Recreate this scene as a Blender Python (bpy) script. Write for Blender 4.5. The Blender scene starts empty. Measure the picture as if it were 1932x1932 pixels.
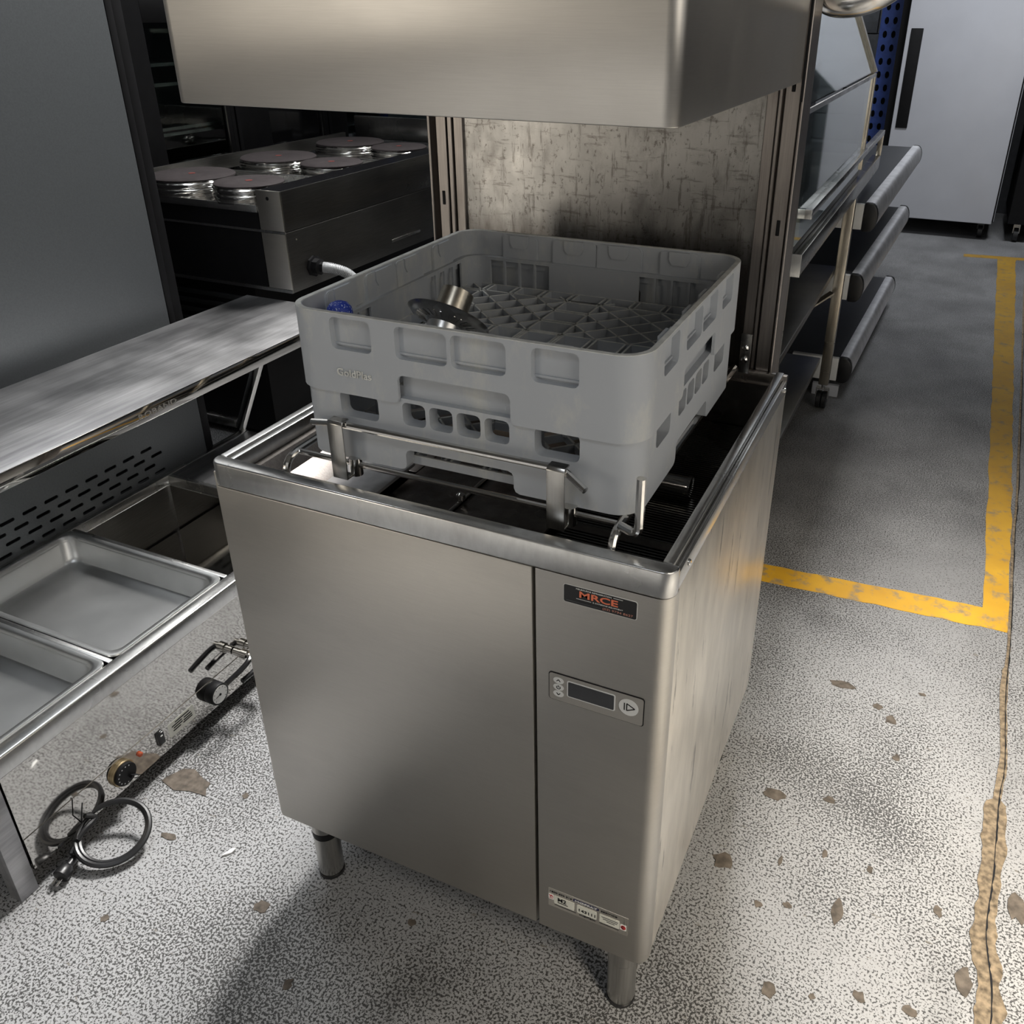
import bpy, bmesh, math, random
from mathutils import Vector, Matrix
random.seed(7)
S = bpy.context.scene
COL = S.collection
PI = math.pi

# ------------------------------------------------------------------ camera, world, lights, exposure
cam_d = bpy.data.cameras.new('camera'); cam = bpy.data.objects.new('camera', cam_d); COL.objects.link(cam)
cam_d.sensor_width = 36.0
cam_d.lens = 1652.16 / 1932 * 36
cam_d.shift_x = -(1049.92 - 966) / 1932
cam_d.shift_y = (853.685 - 966) / 1932
cam_d.clip_start = .02; cam_d.clip_end = 60
RC = ((.91311, -.18513, .36327), (.40772, .41212, -.81481), (.00113, .89212, .45179))
M = Matrix(RC).to_4x4(); M.translation = (.90364, -.80912, 1.4664); cam.matrix_world = M
S.camera = cam
S.view_settings.view_transform = 'Standard'; S.view_settings.look = 'None'
S.view_settings.exposure = 0.12; S.view_settings.gamma = 1.0
try: S.view_settings.use_curve_mapping = False
except Exception: pass
W = bpy.data.worlds.new('world'); S.world = W; W.use_nodes = True
bg = W.node_tree.nodes['Background']; bg.inputs[0].default_value = (1.0, .97, .92, 1); bg.inputs[1].default_value = .36

def area(name, loc, target, sx, sy, power, col):
    d = bpy.data.lights.new(name, 'AREA'); d.shape = 'RECTANGLE'; d.size = sx; d.size_y = sy; d.energy = power; d.color = col
    o = bpy.data.objects.new(name, d); COL.objects.link(o); o.location = loc
    o.rotation_euler = (Vector(target) - Vector(loc)).to_track_quat('-Z', 'Y').to_euler()
    return o
def beam_spread(o, deg): o.data.spread = math.radians(deg); return o
beam_spread(area('unseen_skylight_lamp', (-.25, 3.4, 4.75), (-.35, -.1, 0), 1.0, 1.2, 92, (1, .98, .95)), 62)
area('unseen_skylight_lamp', (-1.5, .9, 4.75), (-1.5, 1.2, 0), 1.4, 1.0, 58, (.93, .97, 1))
beam_spread(area('unseen_skylight_lamp', (-.4, -3.6, 4.75), (-.3, -3.1, 0), 1.0, 1.0, 55, (1, .95, .86)), 46)  # added beam behind the camera, brightens the floor mirrored in the front panel
area('unseen_skylight_lamp', (.6, -2.9, 4.75), (.5, -1.6, 0), 1.2, 1.0, 22, (.90, .95, 1))
beam_spread(area('unseen_skylight_lamp', (1.3, 4.3, 4.75), (1.0, 6.0, .6), 1.2, 1.0, 42, (.93, .96, 1)), 90)  # added unseen lamp, aimed to brighten the white fridge
area('clerestory_lamp', (-.5, 7.12, 4.1), (-.5, 0, 2.6), 7.0, .5, 20, (.95, .98, 1))
beam_spread(area('unseen_doorway_lamp', (3.1, -1.3, 2.7), (2.15, .1, 0), 1.0, 1.0, 46, (1, .90, .74)), 50)
area('unseen_doorway_lamp', (3.05, -.9, 1.6), (1.0, .2, .3), 1.8, 2.2, 15, (1, .92, .80))
area('unseen_doorway_lamp', (-2.85, -4.45, 1.4), (-2.85, 0, 1.4), 1.2, 2.5, 30, (1, .90, .76))  # added warm lamp behind the viewer, for a streak on the hood

# ------------------------------------------------------------------ materials
MATS = {}
def nt(name):
    m = bpy.data.materials.new(name); m.use_nodes = True
    n = m.node_tree; b = n.nodes['Principled BSDF']; MATS[name] = m
    return m, n, b
def node(n, t, **k):
    x = n.nodes.new(t)
    for a, v in k.items():
        if a.startswith('i_'):
            key = a[2:]; x.inputs[int(key) if key.isdigit() else key.replace('_', ' ')].default_value = v
        else: setattr(x, a, v)
    return x
def ramp(n, src, p0, c0, p1, c1):
    r = node(n, 'ShaderNodeValToRGB'); e = r.color_ramp.elements
    e[0].position = p0; e[0].color = (*c0, 1) if len(c0) == 3 else c0
    e[1].position = p1; e[1].color = (*c1, 1) if len(c1) == 3 else c1
    n.links.new(src, r.inputs[0]); return r.outputs[0]
def mixc(n, f, a, b, mode='MIX'):
    m = node(n, 'ShaderNodeMix', data_type='RGBA', blend_type=mode)
    for s, v in ((0, f), (6, a), (7, b)):
        if isinstance(v, bpy.types.NodeSocket): n.links.new(v, m.inputs[s])
        elif isinstance(v, tuple): m.inputs[s].default_value = (*v, 1)
        else: m.inputs[s].default_value = v
    return m.outputs[2]
def tex(n, kind, scale, mapping=(1, 1, 1), detail=4.0, rough=.5, **k):
    tc = node(n, 'ShaderNodeTexCoord'); mp = node(n, 'ShaderNodeMapping'); mp.inputs['Scale'].default_value = mapping
    n.links.new(tc.outputs['Object'], mp.inputs[0])
    if kind == 'noise':
        t = node(n, 'ShaderNodeTexNoise'); t.inputs['Scale'].default_value = scale; t.inputs['Detail'].default_value = detail; t.inputs['Roughness'].default_value = rough
        for a, v in k.items(): t.inputs[a].default_value = v
        n.links.new(mp.outputs[0], t.inputs['Vector']); return t.outputs[0]
    t = node(n, 'ShaderNodeTexVoronoi'); t.inputs['Scale'].default_value = scale
    if 'feature' in k: t.feature = k['feature']
    n.links.new(mp.outputs[0], t.inputs['Vector']); return t.outputs['Distance']
def plain(name, col, rough=.5, metal=0.0, spec=.5, var=.12, scale=30, bump=0):
    m, n, b = nt(name)
    t = tex(n, 'noise', scale)
    c = ramp(n, t, .3, tuple(x * (1 - var) for x in col), .7, tuple(min(1, x * (1 + var)) for x in col))
    n.links.new(c, b.inputs['Base Color']); b.inputs['Roughness'].default_value = rough; b.inputs['Metallic'].default_value = metal
    b.inputs['Specular IOR Level'].default_value = spec
    if bump:
        bp = node(n, 'ShaderNodeBump', i_Strength=bump, i_Distance=.002); n.links.new(t, bp.inputs['Height']); n.links.new(bp.outputs[0], b.inputs['Normal'])
    return m
def steel(name, col, rough=.3, grain=(1, 1, 60), gscale=12, gb=.05, rv=.08, stain=None, smin=.5, smax=.75, sscale=3.0, smap=(1, 1, 1), aniso=0, gv=.09):
    m, n, b = nt(name)
    b.inputs['Metallic'].default_value = 1.0
    g = tex(n, 'noise', gscale, grain, 3)
    c0 = tuple(x * (1 - gv) for x in col); c1 = tuple(min(1, x * (1 + gv)) for x in col)
    c = ramp(n, g, .35, c0, .65, c1)
    if stain:
        s = tex(n, 'noise', sscale, smap, 8, .65)
        f = ramp(n, s, smin, (0, 0, 0), smax, (1, 1, 1)); c = mixc(n, f, c, stain)
    n.links.new(c, b.inputs['Base Color'])
    big = tex(n, 'noise', 4, (1, 1, 1), 5)
    ad = node(n, 'ShaderNodeMapRange', i_From_Min=.3, i_From_Max=.7, i_To_Min=rough - rv, i_To_Max=rough + rv)
    n.links.new(big, ad.inputs[0]); n.links.new(ad.outputs[0], b.inputs['Roughness'])
    if gb:
        bp = node(n, 'ShaderNodeBump', i_Strength=gb, i_Distance=.001); n.links.new(g, bp.inputs['Height']); n.links.new(bp.outputs[0], b.inputs['Normal'])
    if aniso:
        b.inputs['Anisotropic'].default_value = aniso
        tg = node(n, 'ShaderNodeTangent', direction_type='RADIAL', axis='Z'); n.links.new(tg.outputs[0], b.inputs['Tangent'])
    return m
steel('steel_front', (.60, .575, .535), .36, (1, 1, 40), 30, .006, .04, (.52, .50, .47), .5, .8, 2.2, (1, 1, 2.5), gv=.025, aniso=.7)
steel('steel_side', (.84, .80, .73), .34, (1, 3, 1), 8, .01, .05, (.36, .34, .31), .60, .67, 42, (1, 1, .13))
steel('steel_rim', (.68, .68, .67), .26, (8, 8, 3), 14, .012, .07, (.50, .49, .48), .5, .8, 8, gv=.05)
steel('steel_hood', (.60, .58, .55), .30, (1, 1, 45), 30, .006, .04, (.52, .5, .47), .5, .8, 2, gv=.025, aniso=.8)
def back_steel():
    m, n, b = nt('steel_back'); b.inputs['Metallic'].default_value = 1.0
    mott = tex(n, 'noise', 6, (1, 1, .8), 7, .65)
    c = ramp(n, mott, .3, (.38, .37, .355), .7, (.57, .56, .54))
    for sc_, mp, t0, t1, k in ((110, (1, 1, .10), .56, .63, .6), (95, (.16, 1, 1), .57, .64, .5), (130, (1, 1, .6), .58, .64, .7), (16, (1, 1, .6), .50, .75, .6)):
        q = tex(n, 'noise', sc_, mp, 6, .7); c = mixc(n, ramp(n, q, t0, (0, 0, 0), t1, (k, k, k)), c, (.15, .135, .12))
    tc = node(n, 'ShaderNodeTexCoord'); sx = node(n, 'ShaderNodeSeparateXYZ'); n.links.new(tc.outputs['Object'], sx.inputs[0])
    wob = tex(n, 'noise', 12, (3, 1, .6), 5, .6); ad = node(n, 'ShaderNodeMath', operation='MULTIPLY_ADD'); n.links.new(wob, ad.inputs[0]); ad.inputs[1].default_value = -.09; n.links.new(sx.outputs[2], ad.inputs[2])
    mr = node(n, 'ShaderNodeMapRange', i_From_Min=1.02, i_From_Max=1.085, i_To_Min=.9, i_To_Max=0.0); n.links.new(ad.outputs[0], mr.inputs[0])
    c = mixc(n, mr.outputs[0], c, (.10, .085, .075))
    n.links.new(c, b.inputs['Base Color'])
    rr = ramp(n, tex(n, 'noise', 9, (1, 1, .6), 6, .7), .3, (.26,) * 3, .7, (.46,) * 3); n.links.new(rr, b.inputs['Roughness'])
    bp = node(n, 'ShaderNodeBump', i_Strength=.10, i_Distance=.001); n.links.new(mott, bp.inputs['Height']); n.links.new(bp.outputs[0], b.inputs['Normal'])
back_steel()
steel('steel_column', (.42, .385, .36), .36, (30, 30, 1), 12, .05, .08, (.22, .19, .17), .5, .75, 5, (4, 4, .6))
steel('steel_polished', (.70, .69, .67), .13, (1, 1, 1), 10, .0, .04)
steel('steel_mirror', (.60, .585, .56), .05, (1, 1, 1), 3, .012, .02)
steel('steel_pan', (.70, .71, .71), .33, (1, 1, 1), 6, .02, .03)
steel('steel_shelf', (.52, .52, .53), .38, (30, 1, 1), 6, .03, .08, (.26, .26, .27), .40, .66, 16, (1, .09, 1))
steel('steel_dark', (.20, .195, .185), .32, (1, 1, 40), 12, .04, .05)
steel('steel_tank', (.36, .335, .31), .28, (1, 1, 1), 10, .02, .08, (.13, .10, .09), .45, .7, 8)
plain('rack_worn_lit', (.66, .665, .64), .55, var=.2, scale=60)  # pale scuffed tone, also paints the light on up-facing rack edges
steel('steel_leg', (.46, .45, .43), .25, (20, 20, 1), 12, .04, .05)
steel('steel_warm', (.60, .55, .46), .30, (20, 20, 1), 12, .05, .06)
steel('aluminium', (.82, .82, .84), .48, (1, 1, 1), 20, .02, .05)
plain('tank_plate', (.60, .60, .61), .35, 0.6, var=.10, scale=60)
plain('rack_grey', (.45, .475, .51), .48, var=.10, scale=9, bump=.05)
m, n, b = MATS['rack_grey'], MATS['rack_grey'].node_tree, MATS['rack_grey'].node_tree.nodes['Principled BSDF']
w_ = ramp(n, tex(n, 'noise', 16, (1, 1, .5), 8, .7), .52, (.45, .475, .51), .72, (.58, .585, .56))
n.links.new(w_, b.inputs['Base Color'])
plain('black', (.008, .008, .009), .5, spec=.2)
plain('black_gloss', (.008, .008, .009), .12)
plain('black_rubber', (.012, .012, .013), .38, var=.3)
plain('dark_grey', (.035, .037, .04), .4)
plain('filter_black', (.018, .018, .019), .35, .3)
plain('iron', (.034, .029, .030), .75, 0.0, .12, var=.15, scale=40)
plain('red_dot', (.14, .04, .036), .7, spec=.1)
plain('white_enamel', (.52, .53, .57), .28, var=.03, scale=5)
plain('white', (.72, .72, .70), .5, var=.04)
plain('paper_white', (.80, .80, .79), .6)
plain('button', (.62, .63, .63), .4, var=.03)
plain('lcd', (.045, .047, .052), .15)
plain('ctrl_grey', (.26, .25, .235), .4, var=.04)
plain('sticker_black', (.012, .012, .013), .35)
plain('orange', (.80, .20, .10), .5, var=.05)
plain('dim_orange', (.45, .20, .15), .5)
plain('navy', (.008, .010, .05), .4)
plain('label_cream', (.60, .60, .54), .45, var=.04)
plain('red', (.45, .03, .03), .45)
plain('amber', (.35, .07, .03), .25)
plain('brass', (.42, .33, .20), .3, .9)
plain('conduit', (.42, .43, .44), .45)
plain('blue_steel', (.025, .055, .22), .45, var=.2)
plain('block_grey', (.20, .21, .23), .8, var=.1)
plain('wall_paint', (.07, .072, .078), .8)
plain('wall_cream', (.46, .44, .41), .8)
plain("ceiling_grey", (.30, .30, .30), .9)
plain('fridge_grey', (.085, .092, .098), .45, .25, var=.08, scale=220, bump=.03)
plain('stone_chip', (.095, .078, .062), .9, var=.45, scale=60, bump=.4)
plain('dirt_mottle', (.17, .13, .085), .95, var=.6, scale=90, bump=.6)
m, n, b = nt('blue_speckle')
v_ = tex(n, 'noise', 420, detail=1)
n.links.new(ramp(n, v_, .62, (.02, .05, .38), .66, (.6, .68, .85)), b.inputs['Base Color']); b.inputs['Roughness'].default_value = .5
m, n, b = nt('glass')
b.inputs['Base Color'].default_value = (.80, .90, .89, 1); b.inputs['Roughness'].default_value = .02
b.inputs['Transmission Weight'].default_value = 1.0; b.inputs['IOR'].default_value = 1.45
m, n, b = nt('dark_glass')
v_ = tex(n, 'noise', 3)
n.links.new(ramp(n, v_, .3, (.010, .014, .015), .7, (.016, .022, .023)), b.inputs['Base Color']); b.inputs['Roughness'].default_value = .06
b.inputs['Specular IOR Level'].default_value = .8

def concrete(name, base, base2, dark):
    m, n, b = nt(name)
    big = tex(n, 'noise', 1.1, (1, 1, 1), 6, .6)
    c = ramp(n, big, .35, base2, .65, base)
    stain = tex(n, 'noise', 3.3, (1.4, .8, 1), 8, .65)
    c = mixc(n, ramp(n, stain, .56, (0, 0, 0), .72, (.55, .55, .55)), c, dark)
    dens = tex(n, 'noise', 2.3, (1, 1, 1), 4)
    sp = tex(n, 'noise', 230, (1, 1.0, 1), 4.0, .62)
    md = node(n, 'ShaderNodeMath', operation='MULTIPLY_ADD'); n.links.new(dens, md.inputs[0]); md.inputs[1].default_value = .30; n.links.new(sp, md.inputs[2])
    f = ramp(n, md.outputs[0], .662, (0, 0, 0), .695, (.95, .95, .95))
    c = mixc(n, f, c, (.022, .021, .020))
    sc = tex(n, 'noise', 34, (1, 2.4, 1), 5, .6)
    c = mixc(n, ramp(n, sc, .66, (0, 0, 0), .70, (.8, .8, .8)), c, (.13, .115, .095))
    scr = tex(n, 'noise', 26, (.35, 5, 1), 4, .6)
    c = mixc(n, ramp(n, scr, .68, (0, 0, 0), .71, (.6, .6, .6)), c, (.06, .06, .06))
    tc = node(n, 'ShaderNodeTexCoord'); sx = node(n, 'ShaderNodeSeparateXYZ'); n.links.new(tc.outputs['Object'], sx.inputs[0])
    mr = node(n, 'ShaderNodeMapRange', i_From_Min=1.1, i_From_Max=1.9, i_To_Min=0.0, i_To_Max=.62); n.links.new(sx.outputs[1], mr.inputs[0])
    dirt_mottle = tex(n, 'noise', 5, (1.5, .7, 1), 9, .7)
    ml = node(n, 'ShaderNodeMath', operation='MULTIPLY'); n.links.new(mr.outputs[0], ml.inputs[0]); n.links.new(ramp(n, dirt_mottle, .28, (1, 1, 1), .68, (.45, .45, .45)), ml.inputs[1])
    c = mixc(n, ml.outputs[0], c, (.085, .085, .088))  # floor tone darkens towards the back, broken up by noise
    n.links.new(c, b.inputs['Base Color'])
    b.inputs['Roughness'].default_value = .62
    bp = node(n, 'ShaderNodeBump', i_Strength=.25, i_Distance=.001, invert=True); n.links.new(f, bp.inputs['Height']); n.links.new(bp.outputs[0], b.inputs['Normal'])
    return m
concrete('concrete', (.35, .35, .35), (.26, .26, .265), (.13, .13, .13))
m, n, b = nt('yellow_paint')
wear = tex(n, 'noise', 18, (1, 1, 1), 8, .7)
c = ramp(n, tex(n, 'noise', 5), .3, (.52, .27, .010), .7, (.68, .38, .015))
c = mixc(n, ramp(n, wear, .52, (0, 0, 0), .66, (.85, .85, .85)), c, (.20, .18, .14))
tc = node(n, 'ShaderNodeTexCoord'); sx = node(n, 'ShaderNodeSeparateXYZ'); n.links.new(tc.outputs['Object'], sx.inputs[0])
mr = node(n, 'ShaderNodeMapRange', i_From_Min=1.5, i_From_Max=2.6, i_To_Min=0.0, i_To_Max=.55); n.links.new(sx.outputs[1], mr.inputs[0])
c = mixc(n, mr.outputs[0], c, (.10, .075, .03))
n.links.new(c, b.inputs['Base Color']); b.inputs['Roughness'].default_value = .6

# ------------------------------------------------------------------ mesh helpers
def tag(o, label=None, cat=None, group=None, kind=None):
    if label: o['label'] = label
    if cat: o['category'] = cat
    if group: o['group'] = group
    if kind: o['kind'] = kind
    return o
def thing(name, label, cat, loc=(0, 0, 0), group=None, rz=0):
    o = bpy.data.objects.new(name, None); COL.objects.link(o); o.location = loc; o.rotation_euler = (0, 0, rz); o.empty_display_size = .05
    return tag(o, label, cat, group)
def woff(p):
    v = Vector((0, 0, 0))
    while p is not None: v += p.location; p = p.parent
    return v
def rrect(hx, hy, r, k=4, cx=0, cy=0):
    r = min(r, hx - 1e-5, hy - 1e-5); pts = []
    for (sx, sy, a0) in ((1, -1, -PI / 2), (1, 1, 0), (-1, 1, PI / 2), (-1, -1, PI)):
        for i in range(k + 1):
            a = a0 + PI / 2 * i / k
            pts.append((cx + sx * (hx - r) + r * math.cos(a), cy + sy * (hy - r) + r * math.sin(a)))
    return pts
def circle(r, k=16, cx=0, cy=0, a0=0): return [(cx + r * math.cos(a0 + 2 * PI * i / k), cy + r * math.sin(a0 + 2 * PI * i / k)) for i in range(k)]
class MB:
    def __init__(s): s.v = []; s.f = []
    def box(s, x0, x1, y0, y1, z0, z1):
        b = len(s.v)
        s.v += [(x0, y0, z0), (x1, y0, z0), (x1, y1, z0), (x0, y1, z0), (x0, y0, z1), (x1, y0, z1), (x1, y1, z1), (x0, y1, z1)]
        s.f += [tuple(b + i for i in q) for q in ((0, 3, 2, 1), (4, 5, 6, 7), (0, 1, 5, 4), (1, 2, 6, 5), (2, 3, 7, 6), (3, 0, 4, 7))]
        return s
    def prism(s, poly, axis, a, c):
        """poly in the two other axes (x:(y,z)  y:(x,z)  z:(x,y)) extruded from a to c"""
        mk = {'x': lambda p, t: (t, p[0], p[1]), 'y': lambda p, t: (p[0], t, p[1]), 'z': lambda p, t: (p[0], p[1], t)}[axis]
        b = len(s.v); k = len(poly)
        s.v += [mk(p, a) for p in poly] + [mk(p, c) for p in poly]
        s.f += [tuple(b + i for i in range(k))[::-1], tuple(b + k + i for i in range(k))]
        s.f += [(b + i, b + (i + 1) % k, b + k + (i + 1) % k, b + k + i) for i in range(k)]
        return s
    def loft(s, loops, cap0=True, cap1=True, close=False):
        b = len(s.v); k = len(loops[0])
        for L in loops: s.v += [tuple(p) for p in L]
        m = len(loops)
        for j in range(m if close else m - 1):
            j2 = (j + 1) % m
            s.f += [(b + j * k + i, b + j * k + (i + 1) % k, b + j2 * k + (i + 1) % k, b + j2 * k + i) for i in range(k)]
        if not close:
            if cap0: s.f.append(tuple(b + i for i in range(k))[::-1])
            if cap1: s.f.append(tuple(b + (m - 1) * k + i for i in range(k)))
        return s
    def tube(s, path, r, k=10, closed=False):
        P = [Vector(p) for p in path]; N = len(P); loops = []
        up = None
        for i in range(N):
            if closed: t = (P[(i + 1) % N] - P[i - 1]).normalized()
            else: t = (P[min(i + 1, N - 1)] - P[max(i - 1, 0)]).normalized()
            if up is None:
                up = Vector((0, 0, 1)) if abs(t.z) < .9 else Vector((1, 0, 0))
            up = (up - t * up.dot(t))
            if up.length < 1e-4: up = t.orthogonal()
            up.normalize(); sd = t.cross(up)
            loops.append([P[i] + (up * math.cos(2 * PI * q / k) + sd * math.sin(2 * PI * q / k)) * r for q in range(k)])
        return s.loft(loops, close=closed)
    def cyl(s, a, c, r, k=20, r2=None):
        a = Vector(a); c = Vector(c); t = (c - a).normalized(); u = t.orthogonal().normalized(); w = t.cross(u)
        r2 = r if r2 is None else r2
        return s.loft([[a + (u * math.cos(2 * PI * q / k) + w * math.sin(2 * PI * q / k)) * r for q in range(k)], [c + (u * math.cos(2 * PI * q / k) + w * math.sin(2 * PI * q / k)) * r2 for q in range(k)]])
    def lathe(s, prof, o, ax, k=28, cap0=True, cap1=True):
        """prof: list of (radius, height along ax)"""
        o = Vector(o); t = Vector(ax).normalized(); u = t.orthogonal().normalized(); w = t.cross(u)
        return s.loft([[o + t * h + (u * math.cos(2 * PI * q / k) + w * math.sin(2 * PI * q / k)) * max(r, 1e-5) for q in range(k)] for r, h in prof], cap0, cap1)
    def beam(s, a, c, w, h, upv=(0, 0, 1)):
        a = Vector(a); c = Vector(c); t = (c - a).normalized(); up = Vector(upv); up = (up - t * up.dot(t)).normalized(); sd = t.cross(up)
        q = [(-w / 2, -h / 2), (w / 2, -h / 2), (w / 2, h / 2), (-w / 2, h / 2)]
        return s.loft([[a + sd * x + up * y for x, y in q], [c + sd * x + up * y for x, y in q]])
    def build(s, name, mat, parent=None, bevel=0, seg=2, smooth=True, local=False, ang=35):
        me = bpy.data.meshes.new(name); off = Vector((0, 0, 0)) if (local or parent is None) else woff(parent)
        me.from_pydata([tuple(Vector(p) - off) for p in s.v], [], s.f)
        bm = bmesh.new(); bm.from_mesh(me)
        bmesh.ops.recalc_face_normals(bm, faces=bm.faces)
        if bevel:
            es = [e for e in bm.edges if len(e.link_faces) == 2 and e.calc_face_angle(0) > .6]
            bmesh.ops.bevel(bm, geom=es, offset=bevel, segments=seg, affect='EDGES', profile=.5, clamp_overlap=True)
        bm.to_mesh(me); bm.free()
        return link(me, name, mat, parent, smooth, ang)
def link(me, name, mat, parent, smooth=True, ang=35):
    if mat: me.materials.append(MATS[mat])
    if smooth:
        me.shade_smooth(); me.set_sharp_from_angle(angle=math.radians(ang))
    o = bpy.data.objects.new(name, me); COL.objects.link(o); o.parent = parent
    return o
def sheet(name, mat, outer, holes, fmap, thick, parent, cuts=(), local=False, ang=40, weld=False):
    """flat (u,v) outline with holes -> triangulated, cut, mapped by fmap(u,v,w) to w=0 and w=thick"""
    bm = bmesh.new(); es = []
    for L in [outer] + list(holes):
        vs = [bm.verts.new((p[0], p[1], 0)) for p in L]
        es += [bm.edges.new((vs[i], vs[(i + 1) % len(vs)])) for i in range(len(vs))]
    bmesh.ops.triangle_fill(bm, use_beauty=True, use_dissolve=False, edges=es)
    for u in cuts:
        bmesh.ops.bisect_plane(bm, geom=bm.verts[:] + bm.edges[:] + bm.faces[:], plane_co=(u, 0, 0), plane_no=(1, 0, 0))
    bmesh.ops.recalc_face_normals(bm, faces=bm.faces)
    base = [(v.co.x, v.co.y) for v in bm.verts]; bm.verts.index_update()
    F = [[v.index for v in f.verts] for f in bm.faces]
    bd = [(e.verts[0].index, e.verts[1].index) for e in bm.edges if len(e.link_faces) == 1]
    bm.free(); N = len(base)
    off = Vector((0, 0, 0)) if (local or parent is None) else woff(parent)
    V = [tuple(Vector(fmap(u, v, 0)) - off) for u, v in base] + [tuple(Vector(fmap(u, v, thick)) - off) for u, v in base]
    FF = F + [[N + i for i in f][::-1] for f in F] + [(a, b_, N + b_, N + a) for a, b_ in bd]
    me = bpy.data.meshes.new(name); me.from_pydata(V, [], FF)
    bm = bmesh.new(); bm.from_mesh(me)
    if weld:
        bmesh.ops.remove_doubles(bm, verts=bm.verts, dist=1e-6)
        seen = {}; kill = []
        for f in bm.faces:
            k_ = frozenset(v.index for v in f.verts)
            if k_ in seen: kill += [f, seen[k_]]
            seen[k_] = f
        if kill: bmesh.ops.delete(bm, geom=list(set(kill)), context='FACES_ONLY')
    bmesh.ops.recalc_face_normals(bm, faces=bm.faces); bm.to_mesh(me); bm.free()
    return link(me, name, mat, parent, True, ang)
def text(name, body, mat, org, ux, uy, w, h, parent, depth=.0004, local=False, bold=0):
    """lettering fitted to a w x h box whose lower left corner is org"""
    c = bpy.data.curves.new(name, 'FONT'); c.body = body; c.extrude = .02; c.offset = bold; c.resolution_u = 3
    t = bpy.data.objects.new(name, c); COL.objects.link(t)
    dg = bpy.context.evaluated_depsgraph_get(); dg.update()
    me = bpy.data.meshes.new_from_object(t.evaluated_get(dg)); bpy.data.objects.remove(t); bpy.data.curves.remove(c)
    xs = [v.co.x for v in me.vertices]; ys = [v.co.y for v in me.vertices]
    x0, x1, y0, y1 = min(xs), max(xs), min(ys), max(ys)
    off = Vector((0, 0, 0)) if local else woff(parent)
    ux = Vector(ux); uy = Vector(uy); nn = ux.cross(uy); o = Vector(org) - off
    for v in me.vertices:
        v.co = o + ux * ((v.co.x - x0) / (x1 - x0) * w) + uy * ((v.co.y - y0) / (y1 - y0) * h) + nn * (depth if v.co.z > 0 else 0)
    me.name = name
    return link(me, name, mat, parent, False)
def bez(pts, k=8):
    """Catmull-Rom through points"""
    P = [Vector(p) for p in pts]; out = []
    for i in range(len(P) - 1):
        a = P[max(i - 1, 0)]; b_ = P[i]; c = P[i + 1]; d = P[min(i + 2, len(P) - 1)]
        for j in range(k):
            t = j / k
            out.append(.5 * ((2 * b_) + (c - a) * t + (2 * a - 5 * b_ + 4 * c - d) * t * t + (3 * b_ - a - 3 * c + d) * t ** 3))
    out.append(P[-1]); return out
def fillet(pts, r, k=5):
    P = [Vector(p) for p in pts]; out = [P[0]]
    for i in range(1, len(P) - 1):
        a = (P[i - 1] - P[i]); c = (P[i + 1] - P[i]); rr = min(r, a.length * .48, c.length * .48)
        p0 = P[i] + a.normalized() * rr; p1 = P[i] + c.normalized() * rr
        for j in range(k + 1):
            t = j / k; out.append(p0 * (1 - t) ** 2 + P[i] * 2 * t * (1 - t) + p1 * t * t)
    out.append(P[-1]); return out
def part(src, parent, delta):
    """another copy of a part, sharing its mesh"""
    c = src.copy(); COL.objects.link(c); c.parent = parent; c.location = Vector(src.location) + Vector(delta); return c

# ------------------------------------------------------------------ the setting
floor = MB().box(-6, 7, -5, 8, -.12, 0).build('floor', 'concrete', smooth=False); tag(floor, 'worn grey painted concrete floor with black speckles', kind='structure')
def strip(name, mat, pts_l, pts_r, z=.0012):
    mb = MB(); n = len(pts_l); b = 0
    mb.v = [(*p, 0.0002) for p in pts_l] + [(*p, 0.0002) for p in pts_r] + [(*p, z) for p in pts_l] + [(*p, z) for p in pts_r]
    for i in range(n - 1):
        mb.f += [(i, i + 1, n + i + 1, n + i), (2 * n + i, 2 * n + i + 1, 3 * n + i + 1, 3 * n + i), (i, i + 1, 2 * n + i + 1, 2 * n + i), (n + i, n + i + 1, 3 * n + i + 1, 3 * n + i)]
    return mb.build(name, mat, floor, smooth=False)
def jit(a, b_, n, j):
    return [(a[0] + (b_[0] - a[0]) * i / n + random.uniform(-j, j), a[1] + (b_[1] - a[1]) * i / n + random.uniform(-j, j)) for i in range(n + 1)]
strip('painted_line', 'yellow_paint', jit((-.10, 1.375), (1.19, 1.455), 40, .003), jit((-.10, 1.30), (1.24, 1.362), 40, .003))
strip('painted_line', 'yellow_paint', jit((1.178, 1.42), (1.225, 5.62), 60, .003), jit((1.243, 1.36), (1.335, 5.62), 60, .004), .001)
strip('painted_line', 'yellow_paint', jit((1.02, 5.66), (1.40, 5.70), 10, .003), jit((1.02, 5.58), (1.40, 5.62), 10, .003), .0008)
cl = [(1.213, -.6), (1.196, .1), (1.199, .3), (1.190, .42), (1.202, .56), (1.212, .75), (1.224, .86), (1.228, 1.1), (1.243, 1.36), (1.262, 1.9), (1.285, 2.4), (1.36, 4.7), (1.40, 6)]
def dense(p, k=14): return [(v.x, v.y) for v in bez([(x, y, 0) for x, y in p], k)]
cd = dense(cl)
nz = [random.uniform(.35, 1.0) for _ in range(2 * len(cd) + 8)]; nz = [sum(nz[i:i + 4]) / 4 for i in range(len(nz) - 4)]
wd = lambda y: (.030 if y < .75 else .012 if y < 1.2 else .006)
strip('expansion_joint', 'dirt_mottle', [(x - nz[i] * wd(y), y) for i, (x, y) in enumerate(cd)], [(x + nz[len(cd) + i] * wd(y), y) for i, (x, y) in enumerate(cd)], .0016)
strip('joint_crack', 'black', [(x + .003, y) for x, y in cd], [(x + .003 + random.uniform(.001, .004), y + .002) for x, y in cd], .0019)
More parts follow.
